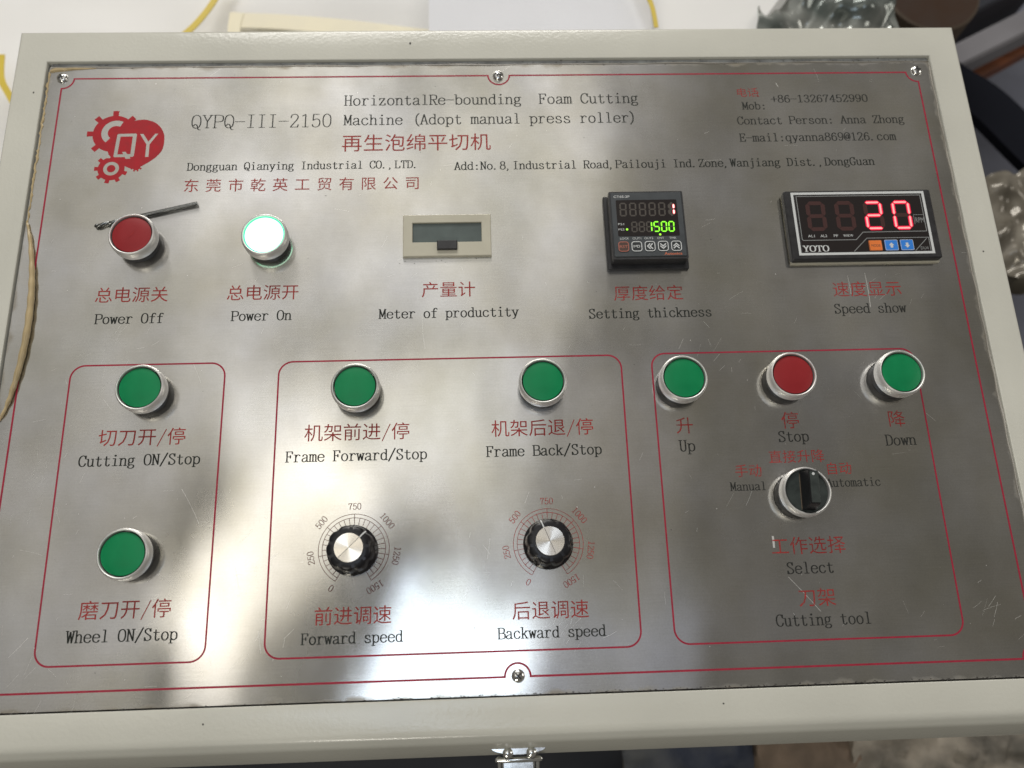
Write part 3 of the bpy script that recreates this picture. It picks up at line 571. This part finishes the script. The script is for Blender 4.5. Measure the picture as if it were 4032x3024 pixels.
def dial(cx, cy, m):
    mb = MB(); z = 0.05
    mb.ribbon(arc(cx, cy, 21.5, -60, 240, 90), 0.34, z); mb.ribbon(arc(cx, cy, 19.2, -60, 240, 90), 0.34, z)
    for i in range(31):
        a = math.radians(240 - 10 * i); r1 = 21.35 if i % 5 == 0 else 19.05
        mb.ribbon([(cx + 14.8 * math.cos(a), cy + 14.8 * math.sin(a)), (cx + r1 * math.cos(a), cy + r1 * math.sin(a))], 0.34, z + 0.006)
    for i, t in enumerate(('0', '250', '500', '750', '1000', '1250', '1500')):
        a = 240 - 50 * i; ar = math.radians(a); r = 24.4
        serif(mb, t, cx + r * math.cos(ar), cy + r * math.sin(ar), 0, z, h=3.7, rot=ar - math.pi / 2, centre=True, pitch=2.75, wx=0.9, wy=0.6)
    mb.build('dial_scale', m, plate, smooth='flat')
dial(-97, -131.7, 'pbrown'); dial(21.8, -131.6, 'predw')
# ---------------------------------------------------------------- logo: two gears, a heart-shaped field and cut-out letters
def inpoly(x, y, P):
    c = False
    for i in range(len(P)):
        x1, y1 = P[i]; x2, y2 = P[i - 1]
        if (y1 > y) != (y2 > y) and x < (x2 - x1) * (y - y1) / (y2 - y1) + x1: c = not c
    return c
def gear(cx, cy, r, ro, n, a0, tw):
    out = []
    for i in range(n):
        a = a0 + 360 / n * i
        out += arc(cx, cy, r, a - 180 / n, a - tw, 5) + arc(cx, cy, ro, a - tw * 0.85, a + tw * 0.85, 2) + arc(cx, cy, r, a + tw, a + 180 / n, 5)[:-1]
    return out
heart = catmull([(-262, 171), (-256, 173.3), (-249, 173.2), (-242, 169.8), (-237.3, 163), (-236.2, 156), (-237, 149), (-240.5, 143.5), (-246, 138.8), (-252, 135.2), (-256, 134.0), (-262, 136.5), (-270, 142), (-275, 150), (-272, 163), (-262, 171)], 6)[:-1]
reds = [gear(-271.8, 162.4, 14.6, 18.6, 8, 90, 7.5), heart, gear(-270.7, 134.4, 9.2, 11.6, 9, 100, 9), gear(-253.6, 136, 3, 4.2, 9, 10, 10)]
def annul(cx, cy, r0, r1, a0, a1, n=24): return arc(cx, cy, r1, a0, a1, n) + arc(cx, cy, r0, a1, a0, n)
whites = [annul(-270.6, 163.2, 5.4, 9.9, 62, 232), annul(-270.7, 134.4, 2.9, 5.4, 0, 359.9, 40)]
Qo = [(-270.0, 144.1), (-256.6, 144.3), (-256.2, 162.2), (-268.8, 162.0)]
whites += [[(-270.2, 144.0), (-269.2, 143.4), (-257.0, 143.6), (-256.1, 144.4), (-255.6, 161.6), (-256.4, 162.4), (-268.4, 162.2), (-269.2, 161.4)]]
holes = [[(-267.6, 145.7), (-258.7, 145.9), (-258.4, 160.0), (-266.8, 159.9)]]
whites2 = [[(-264.5, 147.6), (-262.3, 147.8), (-258.0, 142.2), (-261.5, 142.0)], [(-253.6, 162), (-251.2, 162), (-247.2, 155.7), (-243.0, 162), (-240.8, 162.1), (-246.1, 153.6), (-246.0, 143.4), (-248.3, 143.4), (-248.4, 153.6)],
           [(-275.2, 147.5), (-271.8, 143.4), (-272.6, 142.6), (-276, 143)]]
def keep(x, y):
    if not any(inpoly(x, y, p) for p in reds): return False
    if any(inpoly(x, y, p) for p in whites2): return False
    if any(inpoly(x, y, p) for p in holes): return True
    return not any(inpoly(x, y, p) for p in whites)
V, F = union(reds + whites + holes + whites2, keep)
mb = MB(); mb.add([(x, y, 0.05) for x, y in V], F); mb.build('logo_print', 'logo', plate, smooth='flat')
# ---------------------------------------------------------------- screws
mb = MB(); mb.lathe([(3.9, 0), (3.9, 0.6), (3.6, 1.3), (2.8, 1.9), (1.5, 2.3), (0.3, 2.4)], 28); screw_me = mb.mesh('panel_screw', 'chrome', 60)
mb = MB()
for a in (0.4, 0.4 + math.pi / 2):
    c, s_ = math.cos(a), math.sin(a)
    P = [(-2.3, -0.42), (2.3, -0.42), (2.3, 0.42), (-2.3, 0.42)]
    mb.prism([(x * c - y * s_, x * s_ + y * c) for x, y in P], 1.5, 2.5 + 0.01 * a)
cross_me = mb.mesh('cross_recess', 'slot', 0)
for x, y, a in ((-312.8, 208.6, 0.1), (0.2, 207.8, 0.8), (312.7, 209.4, 1.2), (0.6, -207.8, 0.35), (-312.8, -208.4, 0.5), (312.7, -208.4, 0.9)):
    s0 = link('panel_screw', screw_me, con, (x, y, 0), a); link('cross_recess', cross_me, s0)
# ---------------------------------------------------------------- push buttons
mb = MB(); mb.lathe([(14.4, 6.4), (15.1, 6.7), (15.3, 7.4), (15.35, 11.8), (15.2, 13.4), (14.75, 14.6), (14.1, 15.2), (13.75, 15.1), (13.5, 14.5), (13.4, 13.2), (13.4, 11.5)], 80, cap=False); bez_me = mb.mesh('push_button', 'bezel', 55)
mb = MB(); mb.lathe([(13.6, 0), (13.8, 0.4), (13.8, 6.4), (13.2, 6.6)], 64); gas_me = mb.mesh('gasket', 'rubber', 40)
def lens_mesh(m, edge):
    mb = MB(); mb.lathe([(13.3, 10.5), (13.2, 12.6), (12.75, 13.6)], 64, 1, cap=False); mb.lathe([(12.7, 13.7), (11.8, 13.95), (6, 14.25), (0.4, 14.35)], 64, 0)
    return mb.mesh('lens', [m, edge], 60)
LM = {'green': lens_mesh('green', 'lensshade'), 'red': lens_mesh('red', 'lensshade'), 'lit': lens_mesh('lit', 'litrim')}
def button(x, y, kind, label):
    b = link('push_button', bez_me, con, (x, y, 0), 0, label); link('gasket', gas_me, b); link('lens', LM[kind], b); return b
off = button(-245.4, 76.2, 'red', 'red power off button with a gouged lens')
mb = MB(); mb.add([(-5.5, -4.3, 14.42), (-1.0, -2.0, 14.46), (1.2, 0.2, 14.47), (2.4, 3.0, 14.46), (0.2, 0.6, 14.47), (-1.6, -2.2, 14.46)], [(0, 1, 5), (1, 2, 4, 5), (2, 3, 4)]); mb.build('lens_gouge', 'redworn', off, smooth='flat')
button(-158.9, 74.6, 'lit', 'power on button glowing white-green')
button(-230, -29.7, 'green', 'green cutting button'); button(-230, -131.9, 'green', 'green wheel button')
button(-96.6, -31.9, 'green', 'green frame forward button'); button(21.9, -31.2, 'green', 'green frame back button')
button(112.2, -31.1, 'green', 'green up button'); button(182.9, -30.5, 'red', 'red stop button'); button(253.7, -30.6, 'green', 'green down button')
# selector switch
sel = link('selector_switch', bez_me, con, (181.5, -105.8, 0), 0, 'black selector switch in a silver ring'); link('gasket', gas_me, sel)
mb = MB(); mb.lathe([(13.3, 9), (13.3, 12.6), (12.8, 13.2), (0.4, 13.2)], 64); mb.build('dial_disc', 'selgrip', sel)
mb = MB(); b0 = [(-3.6, -11.8), (4.2, -11.8), (4.2, 12.2), (-3.6, 12.2)]; t0 = [(-2.6, -9.6), (3.2, -9.6), (3.2, 10.6), (-2.6, 10.6)]
vs = [(x, y, 13.2) for x, y in b0] + [(x, y, 15) for x, y in b0] + [(x, y, 25.4) for x, y in t0] + [(x * 0.88 + 0.1, y * 0.95, 26) for x, y in t0]
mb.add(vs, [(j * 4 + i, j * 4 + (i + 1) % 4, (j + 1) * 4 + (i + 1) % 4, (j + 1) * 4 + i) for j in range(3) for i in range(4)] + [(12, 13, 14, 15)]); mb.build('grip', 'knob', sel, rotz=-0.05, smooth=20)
mb = MB(); mb.prism([(-2.2, -9.0), (3.1, -9.0), (3.1, 10.0), (-2.2, 10.0)], 25.8, 26.15, c=0.15); mb.build('grip_top', 'selgrip', sel, rotz=-0.05, smooth=20)  # thin paler face over the top of the dark grip
mb = MB(); mb.ribbon([(-3.75, -11.2), (-3.75, 11.0)], 0.45, 13.24); mb.build('base_strip', 'basestrip', sel, rotz=-0.05, smooth='flat')  # narrow brown strip along the left base edge of the grip
mb = MB(); mb.lathe([(0.9, 26.0), (0.85, 26.3), (0.2, 26.35)], 16, cx=0.4, cy=8.4); mb.build('pointer_dot', 'white', sel)
# rotary knobs
def flute(a, r, z):
    return r - (0.9 * (0.5 + 0.5 * math.cos(a * 9)) ** 2.2 if z > 2.5 and r > 12.6 else 0)
mb = MB(); mb.lathe([(15.2, 0.3), (15.4, 1.2), (15.3, 2.4), (14.5, 3.4), (14.2, 8), (13.7, 13.6), (13.2, 15.2), (12.0, 16.1), (9.2, 16.4), (8.8, 16.4)], 180, rf=flute); kn_me = mb.mesh('rotary_knob', 'knob', 50)
mb = MB(); mb.lathe([(8.7, 16.3), (8.65, 17.2), (8.5, 17.4)], 72, cap=False); mb.lathe([(8.5, 17.4), (0.12, 17.42)], 72); cap_me = mb.mesh('knob_cap', 'alu', 25)
mb = MB(); mb.prism([(8.8, -0.42), (12.2, -0.42), (12.2, 0.42), (8.8, 0.42)], 16.2, 16.55); mb.add([(12.2, -.42, 16.55), (13.6, -.42, 15.3), (13.6, .42, 15.3), (12.2, .42, 16.55)], [(0, 1, 2, 3)]); pt_me = mb.mesh('pointer', 'white', 20)
mb = MB(); mb.ribbon([(-8.2, 0), (8.2, 0)], 0.25, 17.44); nk_me = mb.mesh('cap_groove', 'slot', 'flat')
for x, y, a, l in ((-97.6, -132.4, 44, 'forward speed knob pointing up and right'), (21.6, -131.9, 112, 'backward speed knob pointing up')):
    k = link('rotary_knob', kn_me, con, (x, y, 0), math.radians(a), l); link('knob_cap', cap_me, k); link('pointer', pt_me, k); link('cap_groove', nk_me, k)
# ---------------------------------------------------------------- counter (blank)
def frame_me(mb, o, i, z0, z1, mi=0):
    (x0, x1, y0, y1), (a0, a1, b0, b1) = o, i
    vs = []
    for (p, q, r, s_), z in ((o, z0), ((x0, x1, y0, y1), z1 - 0.5), ((x0 + .5, x1 - .5, y0 + .5, y1 - .5), z1), ((a0 - .25, a1 + .25, b0 - .25, b1 + .25), z1), (i, z1 - 0.3), (i, z0 + 0.2)):
        vs += [(p, r, z), (q, r, z), (q, s_, z), (p, s_, z)]
    mb.add(vs, [(j * 4 + k, j * 4 + (k + 1) % 4, (j + 1) * 4 + (k + 1) % 4, (j + 1) * 4 + k) for j in range(5) for k in range(4)], mi)
mb = MB(); frame_me(mb, (-68.3, -8.2, 62.4, 93.9), (-61.8, -14.7, 73.0, 87.7), 0, 2.6); cnt = mb.build('counter', 'ivory', con, smooth=20, label='ivory production counter with a blank window')
mb = MB(); mb.box(-62.5, -14.2, 72.5, 88.2, 0.2, 1.1); mb.build('counter_window', 'lcd', cnt)
mb = MB(); mb.box(-45.1, -31.4, 66.8, 73.4, 2.0, 4.6, c=0.5); mb.build('reset_key', 'blackp', cnt)
# ---------------------------------------------------------------- seven-segment digits
SEG = {'0': 'abcdef', '1': 'bc', '2': 'abged', '5': 'afgcd', '8': 'abcdefg', ' ': ''}
def seg_polys(w, h, t, gap=0.12, slim=0.0):
    out = {}; t2 = t / 2 - slim
    def bar(x0, y0, x1, y1):
        dx, dy = x1 - x0, y1 - y0; L_ = math.hypot(dx, dy); ux, uy = dx / L_, dy / L_; nx_, ny_ = -uy, ux
        g_ = gap + slim * 0.8
        a = (x0 + ux * g_, y0 + uy * g_); b = (x1 - ux * g_, y1 - uy * g_)
        return [a, (a[0] + ux * t2 - nx_ * t2, a[1] + uy * t2 - ny_ * t2), (b[0] - ux * t2 - nx_ * t2, b[1] - uy * t2 - ny_ * t2), b,
                (b[0] - ux * t2 + nx_ * t2, b[1] - uy * t2 + ny_ * t2), (a[0] + ux * t2 + nx_ * t2, a[1] + uy * t2 + ny_ * t2)]
    q = t / 2; xl, xr, yb_, ym, yt = q, w - q, q, h / 2, h - q
    out['a'] = bar(xl, yt, xr, yt); out['g'] = bar(xl, ym, xr, ym); out['d'] = bar(xl, yb_, xr, yb_)
    out['f'] = bar(xl, ym, xl, yt); out['b'] = bar(xr, ym, xr, yt); out['e'] = bar(xl, yb_, xl, ym); out['c'] = bar(xr, yb_, xr, ym)
    return out
def digit(parent, ch, x, y, w, h, t, z, ghost, led, core, slim, lean=0.0):
    mb = MB(); on = SEG[ch]
    for k, P in seg_polys(w, h, t).items():
        mb.add([(x + a + b * lean, y + b, z) for a, b in P], [(0, 1, 2, 3, 4, 5)], 1 if k in on else 0)
    for k, P in seg_polys(w, h, t, slim=slim).items():
        if k in on: mb.add([(x + a + b * lean, y + b, z + 0.03) for a, b in P], [(0, 1, 2, 3, 4, 5)], 2)
    return mb.build('digit', [ghost, led, core], parent, smooth='flat')
# ---------------------------------------------------------------- square thickness counter
mb = MB(); mb.box(70.2, 126.0, 50.2, 106.0, 0, 2.6, c=0.5, r=1.0)
ct = mb.build('thickness_display', 'blackp', con, smooth=20, label='square black counter showing 1 and 1500')
mb = MB(); o = [(72.7, 54.0), (123.6, 54.0), (123.6, 104.0), (72.7, 104.0)]
mb.prism(rrect(72.7, 123.7, 53.3, 104.1, 1.0), 2.6, 12, c=0.0); mb.build('housing', 'blackp', ct)
mb = MB(); mb.box(73.8, 122.6, 55.0, 103.2, 12, 12.5, c=0.3, r=0.8); mb.build('front_panel', 'greyp', ct)
zf = 12.56
mb = MB(); mb.prism(rrect(77.2, 119.0, 70.0, 97.4, 0.8), 12.45, zf); mb.build('display_window', 'window', ct)
for i in range(6):
    digit(ct, '1' if i == 5 else ' ', 79.3 + 6.65 * i, 84.9, 4.9, 10.4, 1.05 if i < 5 else 2.0, zf + 0.04, 'ghost', 'redled', 'whitecore', 0.45, 0.02)
for i, c_ in enumerate('  1500'):
    digit(ct, c_, 86.4 + 5.05 * i, 72.9, 4.3, 8.1, 1.0, zf + 0.04, 'ghost', 'greenled', 'greencore', 0.2, 0.02)
mb = MB(); mb.lathe([(0.75, zf), (0.7, zf + 0.3), (0.2, zf + 0.45)], 20, cx=83.5, cy=75.1); mb.build('indicator_lamp', 'greencore', ct)
mb = MB(); mb.lathe([(0.75, zf), (0.7, zf + 0.3), (0.2, zf + 0.45)], 20, cx=105.7, cy=71.0); mb.build('indicator_lamp', 'greencore', ct)
zp = zf + 0.05
def tag_text(parent, t, x, y, h, z, w_, m='white', **k):
    mb = MB(); sans(mb, t, x, y, h, z, w_, **k); mb.build('lettering', m, parent, smooth='flat')
tag_text(ct, 'CT6S-2P', 76.0, 99.2, 1.7, 12.56, 11.0, bold=0.008)
for t, x, y, w_ in (('PS1', 77.7, 78.4, 4.0), ('PS2', 77.7, 74.4, 4.0)): tag_text(ct, t, x, y, 1.5, zp, w_)
for t, x, w_ in (('LOCK', 78.3, 6.0), ('OUT1', 86.7, 5.8), ('OUT2', 94.7, 6.0), ('CNT', 103.5, 4.6), ('TMR', 111.6, 4.8)): tag_text(ct, t, x, 67.6, 1.5, 12.6, w_)
mb = MB(); sans(mb, 'Autonics', 107.4, 55.9, 1.9, 12.56, 12.0, bold=0.012); mb.build('lettering', 'orangeprint', ct, smooth='flat')
for i, t in enumerate(('RST', 'MD', 'l', 'd', 'u')):
    x0 = 76.7 + 8.92 * i; x1 = x0 + 7.1; y0, y1 = 58.6, 66.0; cx, cy = (x0 + x1) / 2, (y0 + y1) / 2
    mb = MB(); mb.prism(rrect(x0, x1, y0, y1, 1.9), 12.4, 12.85); ky = mb.build('key', 'brownkey' if i == 0 else 'darkkey', ct)
    mb = MB(); mb.ribbon(rrect(x0 + .25, x1 - .25, y0 + .25, y1 - .25, 1.7), 0.55, 12.9, True)
    if len(t) > 1: sans(mb, t, cx - (2.7 if i == 0 else 2.2), cy - 0.95, 1.9, 12.9, 5.4 if i == 0 else 4.4, bold=0.01)
    else:
        for s_ in (-0.85, 0.85):
            P = [(-2.0, 1.0), (0, -0.9), (2.0, 1.0)]
            if t == 'u': P = [(a, -b) for a, b in P]
            if t == 'l': P = [(-b * -1 if False else b, a) for a, b in P]; P = [(a + s_, b) for a, b in P]
            else: P = [(a, b + s_) for a, b in P]
            mb.ribbon([(cx + a, cy + b) for a, b in P], 0.75, 12.9)
    mb.build('key_print', 'rustprint' if i == 0 else 'white', ky, smooth='flat')
# ---------------------------------------------------------------- wide speed display
mb = MB(); mb.box(197.0, 300.5, 52.4, 105.6, 0, 2.0, c=0.3); sp = mb.build('speed_display', 'ivory', con, smooth=20, label='wide black panel meter showing 20 in red')
mb = MB(); mb.prism(rrect(196.0, 300.4, 53.3, 106.0, 1.6), 2.0, 7.0, c=0.8); mb.build('housing', 'blackp', sp, smooth=20)
z = 7.05
mb = MB(); mb.ribbon([(201.9, 57.3), (294.6, 57.3), (294.6, 103.6), (201.9, 103.6)], 1.75, z, True); mb.build('white_border', 'white', sp, smooth='flat')
mb = MB(); mb.prism([(203.8, 58.6), (293.3, 58.6), (293.3, 102.3), (203.8, 102.3)], 6.9, 7.04); mb.build('display_window', 'window', sp)
mb = MB(); mb.ribbon([(204.6, 101.4), (292.4, 101.4), (292.4, 73.4), (247.6, 73.2), (242.2, 67.6), (205.3, 67.6), (204.6, 68.4)], 0.5, 7.09, True)
mb.ribbon([(239.2, 58.6), (249.6, 68.6), (292.8, 68.6), (292.8, 58.6)], 0.45, 7.10); mb.ribbon([(282, 58.6), (291.3, 67.8)], 0.45, 7.12)
mb.ribbon([(285.2, 86.0), (292.1, 86.0)], 0.3, 7.1); mb.ribbon([(285.2, 86.0), (285.2, 78.6)], 0.3, 7.115)
mb.build('panel_line', 'greyprint', sp, smooth='flat')
for i, c_ in enumerate('  20'):
    digit(sp, c_, (209.9, 230.2, 250.4, 270.2)[i], 74.6, 13.6, 22.8, 2.9, 7.10, 'ghostred', 'redled', 'redcore', 0.80, 0.015)
for t, x, w_ in (('AL1', 209.0, 4.6), ('AL2', 217.6, 4.6), ('PF', 226.9, 3.0), ('W/KW', 233.5, 7.0)): tag_text(sp, t, x, 69.9, 1.9, 7.1, w_)
tag_text(sp, 'RPM', 286.0, 80.0, 4.0, 7.1, 6.0, 'greyprint'); tag_text(sp, 'DU4', 286.0, 59.5, 2.2, 7.1, 5.4, 'greyprint')
mb = MB(); serif(mb, 'YOTO', 204.4, 59.2, 17.6, 7.1, h=4.3, wx=1.15, wy=0.55); mb.build('lettering', 'white', sp, smooth='flat')
for i, m_ in enumerate(('orange', 'blue', 'blue')):
    x0 = (250.2, 261.2, 272.1)[i]; cx = x0 + 4.55; cy = 62.7
    mb = MB(); mb.prism(rrect(x0, x0 + 9.1, 58.9, 66.9, 0.7), 7.0, 7.6, c=0.15); ky = mb.build('key', m_, sp)
    mb = MB()
    if i == 0: sans(mb, 'MODE', cx - 3.1, cy - 0.9, 1.8, 7.64, 6.2)
    else:
        d_ = 1 if i == 1 else -1
        mb.add([(cx - 1.9, cy, 7.64), (cx + 1.9, cy, 7.64), (cx, cy + 2.1 * d_, 7.64), (cx - .9, cy, 7.64), (cx + .9, cy, 7.64), (cx + .9, cy - 1.8 * d_, 7.64), (cx - .9, cy - 1.8 * d_, 7.64)], [(0, 1, 2), (3, 4, 5, 6)])
    mb.ribbon(rrect(x0 + .2, x0 + 8.9, 59.1, 66.7, .6), 0.25, 7.62, True)
    mb.build('key_print', 'cardedge' if i == 0 else 'white', ky, smooth='flat')
# ---------------------------------------------------------------- latch below the front edge
mb = MB(); P = [(16.5 * math.cos(a) * (1 if abs(math.cos(a)) < .9 else 1), -248.0 + 4.2 * math.sin(a)) for a in [2 * math.pi * i / 40 for i in range(40)]]
mb.prism([(x, y) for x, y in P], -16, -14.6, c=0.3); la = mb.build('toggle_latch', 'chrome', con, smooth=30, label='chromed toggle latch under the front edge')
for x in (-6.5, 7.5):
    mb = MB(); mb.lathe([(3.2, -15), (3.1, -13.6), (2.2, -12.6), (0.3, -12.3)], 24, cx=x, cy=-251.2); mb.build('rivet', 'chrome', la, smooth=60)
mb = MB(); mb.tube([(-13, -255.2, -20), (-12.5, -255.3, -19.6), (12.5, -255.3, -19.6), (13, -255.2, -20)], 1.5, 12); mb.build('hook_bar', 'chrome', la, smooth=60)
for s_ in (-1, 1):
    mb = MB(); mb.tube([(s_ * 11.5, -254, -22), (s_ * 11.5, -258, -24), (s_ * 11.3, -268, -30), (s_ * 11, -280, -45)], 1.2, 10); mb.build('wire_loop', 'chrome', la, smooth=60)
mb = MB(); mb.prism([(-9.8, -256.8), (9.8, -256.8), (9.8, -275), (-9.8, -275)], -34, -26, c=1.0); mb.build('catch_plate', 'chrome', la, smooth=20)
# ================================================================== DRILL BIT lying behind the power-off button
mb = MB(); K = 24; vs = []; n = 90; L_ = 69.5
for i in range(n + 1):
    s_ = L_ * i / n; fl = s_ > 38
    for k in range(K):
        a = 2 * math.pi * k / K; r = 1.5
        if fl:
            tw = (s_ - 38) * 0.42; q = 0.5 + 0.5 * math.cos(2 * (a - tw)); r = 1.62 * (0.52 + 0.48 * q ** 0.55) * min(1, (L_ - s_ + 0.6) / 1.8)
        vs.append((-s_, r * math.cos(a), r * math.sin(a)))
mb.add(vs, [(i * K + k, i * K + (k + 1) % K, (i + 1) * K + (k + 1) % K, (i + 1) * K + k) for i in range(n) for k in range(K)] + [tuple(range(K)), tuple(n * K + k for k in range(K))[::-1]])
dr = mb.build('drill_bit', 'drill', None, loc=(-208.7, 105.4, 1.62), smooth=50, rotz=math.radians(13.7))
thing(dr, 'small steel drill bit lying behind the red power off button', 'drill bit')
# ================================================================== BACKGROUND
def solid(name, poly, z0, z1, m, label, cat, c=4, smooth=30, wav=0):
    cx = sum(p[0] for p in poly) / len(poly); cy = sum(p[1] for p in poly) / len(poly)
    mb = MB(); mb.prism([(x - cx, y - cy) for x, y in poly], z0 - z1, 0, c=c); o = mb.build(name, m, None, loc=(cx, cy, z1), smooth=smooth)
    return thing(o, label, cat)
def sheet(name, x0, x1, y0, y1, z, amp, m, label, cat, nx=40, ny=30, fq=0.03, thick=3, edge=None, seed=0):
    mb = MB(); vs = []; cx, cy = (x0 + x1) / 2, (y0 + y1) / 2
    from mathutils import noise as NZ
    for layer in (0, -thick):
        for j in range(ny + 1):
            for i in range(nx + 1):
                x = x0 + (x1 - x0) * i / nx; y = y0 + (y1 - y0) * j / ny
                x_, y_ = x, y
                if edge and (i in (0, nx) or j in (0, ny)): x_ += edge * NZ.noise(Vector((x * .03, y * .03, 5))); y_ += edge * NZ.noise(Vector((x * .03, y * .03, 9)))
                h = amp * (NZ.noise(Vector((x * fq, y * fq, seed))) + 0.5 * NZ.noise(Vector((x * fq * 2.7, y * fq * 2.7, seed + 3))))
                vs.append((x_ - cx, y_ - cy, h + layer))
    W = nx + 1; N_ = W * (ny + 1); fs = []
    for j in range(ny):
        for i in range(nx):
            a = j * W + i; fs += [(a, a + 1, a + W + 1, a + W), (N_ + a, N_ + a + W, N_ + a + W + 1, N_ + a + 1)]
    for i in range(nx): fs += [(i, N_ + i, N_ + i + 1, i + 1), (ny * W + i, ny * W + i + 1, N_ + ny * W + i + 1, N_ + ny * W + i)]
    for j in range(ny): fs += [(j * W, (j + 1) * W, N_ + (j + 1) * W, N_ + j * W), (j * W + nx, N_ + j * W + nx, N_ + (j + 1) * W + nx, (j + 1) * W + nx)]
    mb.add(vs, fs); o = mb.build(name, m, None, loc=(cx, cy, z), smooth=70); return thing(o, label, cat)
# floor
fm = mat('stained_concrete', (0.13, 0.12, 0.105), 0.7, var=0.3, vscale=9, bump=0.5, bscale=60)
M['floor'] = fm
mb = MB(); mb.box(-3000, 3000, -3000, 3000, -960, -900); fl = mb.build('floor', 'floor'); fl['kind'] = 'structure'
sheet('foam_sheet', -700, 330, 262, 760, -300, 14, 'foam', 'wide white foam sheet lying behind the console', 'foam sheet', fq=0.006, thick=40)
sheet('foam_slab', -62, 166, 330, 640, -190, 5, 'foamcool', 'cool white foam slab behind the top middle of the console', 'foam slab', fq=0.006, thick=60, nx=20)
solid('foam_block', [(172, 300), (262, 300), (292, 430), (330, 480), (420, 620), (172, 620)], -290, -222, 'foam', 'white foam block between the foam slab and the clear plastic bag', 'foam block', c=6)
def band(pts, z, w, m, label, cat, name, grp=None, th=None):
    th = th or w * 0.25
    P = catmull(pts, 6); cx, cy = P[0]; mb = MB()
    mb.ribbon([(x - cx, y - cy) for x, y in P], w, 0); top = list(mb.v); mb = MB(); n = len(P)
    vs = top + [(x, y, -th) for x, y, _ in top]; k = 2 * n; fs = []
    for i in range(n - 1):
        a, b, c, d = 2 * i, 2 * i + 1, 2 * i + 3, 2 * i + 2
        fs += [(a, b, c, d), (k + a, k + d, k + c, k + b), (a, d, k + d, k + a), (b, k + b, k + c, c)]
    fs += [(0, k, k + 1, 1), (k - 2, k - 1, 2 * k - 1, 2 * k - 2)]
    mb.add(vs, fs); o = mb.build(name, m, None, loc=(cx, cy, z), smooth=40); return thing(o, label, cat, grp)
band([(-296, 560), (-310, 520), (-328, 488), (-350, 462), (-368, 436), (-380, 400)], -272, 7, 'yellow', 'yellow strap curving over the white foam left of centre', 'strap', 'packing_strap')
band([(-530, 440), (-526, 410), (-514, 388), (-500, 365), (-492, 345)], -262, 7, 'yellow', 'yellow strap beside the top left corner of the console', 'strap', 'packing_strap')
band([(152, 470), (157, 445), (164, 420), (166, 395)], -172, 4.5, 'yellow', 'narrow yellow strap at the right edge of the cool white foam slab', 'strap', 'packing_strap')
band([(-296, 503), (-240, 500), (-170, 493), (-110, 484), (-50, 475)], -284, 20, 'tan', 'tan film strip lying flat on the foam behind the console', 'film strip', 'tan_film_strip', th=0.6)
band([(-286, 512), (-289, 488), (-282, 466), (-276, 440)], -283, 14, 'tan', 'short tan film strip pointing towards the console', 'film strip', 'tan_film_strip', th=0.6)
sheet('plastic_bag', 292, 446, 330, 560, -225, 26, 'plastic', 'crumpled clear plastic bag behind the top right of the console', 'plastic bag', nx=60, ny=60, fq=0.016, thick=1.5, edge=14, seed=4)
mb = MB(); mb.lathe([(62, -200), (62, 0), (59, 2)], 48, 1, cap=False); mb.lathe([(59, 2), (58, 1), (1, 1)], 48, 0); tb = mb.build('cardboard_tube', ['card', 'cardedge'], None, loc=(576, 598, -350), smooth=40)
thing(tb, 'dark brown cardboard drum standing behind the top right corner', 'drum')
sheet('dark_tarpaulin', 560, 1250, 120, 1200, -820, 20, 'grime', 'dull grey blue sheet on the floor right of the console', 'sheet', fq=0.006, thick=4)
solid('steel_beam', [(940, 768), (889, 740), (701, 642), (640, 610), (640, 565), (697, 599), (804, 654), (930, 718)], -540, -500, 'beam', 'lilac grey painted steel beam running diagonally at the top right', 'beam')
solid('timber_plank', [(930, 752), (851, 708), (744, 645), (680, 606), (680, 580), (744, 615), (845, 670), (930, 718)], -590, -560, 'plank', 'rust brown timber plank running just below the lilac grey beam', 'plank')
band([(560, 640), (640, 545), (690, 500), (738, 430), (800, 345)], -450, 62, 'strap', 'wide black rubber belt slanting down beside the console', 'belt', 'rubber_belt')
solid('dark_crate', [(640, 660), (900, 800), (900, 1000), (560, 1000), (560, 660)], -700, -540, 'dark', 'dark crate behind the steel beam', 'crate')
sheet('wrapped_bundle', 545, 700, 196, 332, -350, 15, 'wrap', 'glossy plastic wrapped bundle beside the right edge of the console', 'bundle', nx=60, ny=60, fq=0.022, thick=40, edge=16, seed=8)
solid('dark_bin', [(470, -60), (640, -60), (640, 185), (470, 185)], -700, -420, 'dark', 'dark bin on the floor beside the lower right of the console', 'bin')
# things under the front edge
sheet('dark_mat', -700, 130, -420, -255, -480, 5, 'dark', 'dark rubber mat below the front edge of the console', 'mat', fq=0.01, thick=6)
M['bluecloth'] = crumple('blue_grey_cloth', (0.045, 0.055, 0.085), (0.13, 0.135, 0.14), 0.8, 0)
M['brownbag'] = mat('brown_sack', (0.20, 0.15, 0.11), 0.8, var=0.3, vscale=30)
M['mottle'] = crumple('mottled_offcuts', (0.13, 0.12, 0.10), (0.45, 0.40, 0.33), 0.8, 0)
sheet('blue_cloth', 120, 262, -400, -255, -410, 12, 'bluecloth', 'blue grey cloth below the front edge right of the latch', 'cloth', fq=0.03, thick=4)
sheet('brown_sack', 255, 360, -400, -250, -395, 10, 'brownbag', 'brown sack between the blue grey cloth and the mottled pile', 'sack', fq=0.03, thick=20)
sheet('foam_offcuts', 350, 640, -420, -225, -390, 18, 'mottle', 'mottled pile of foam offcuts below the bottom right corner', 'offcuts', fq=0.04, thick=20, nx=60, ny=50)
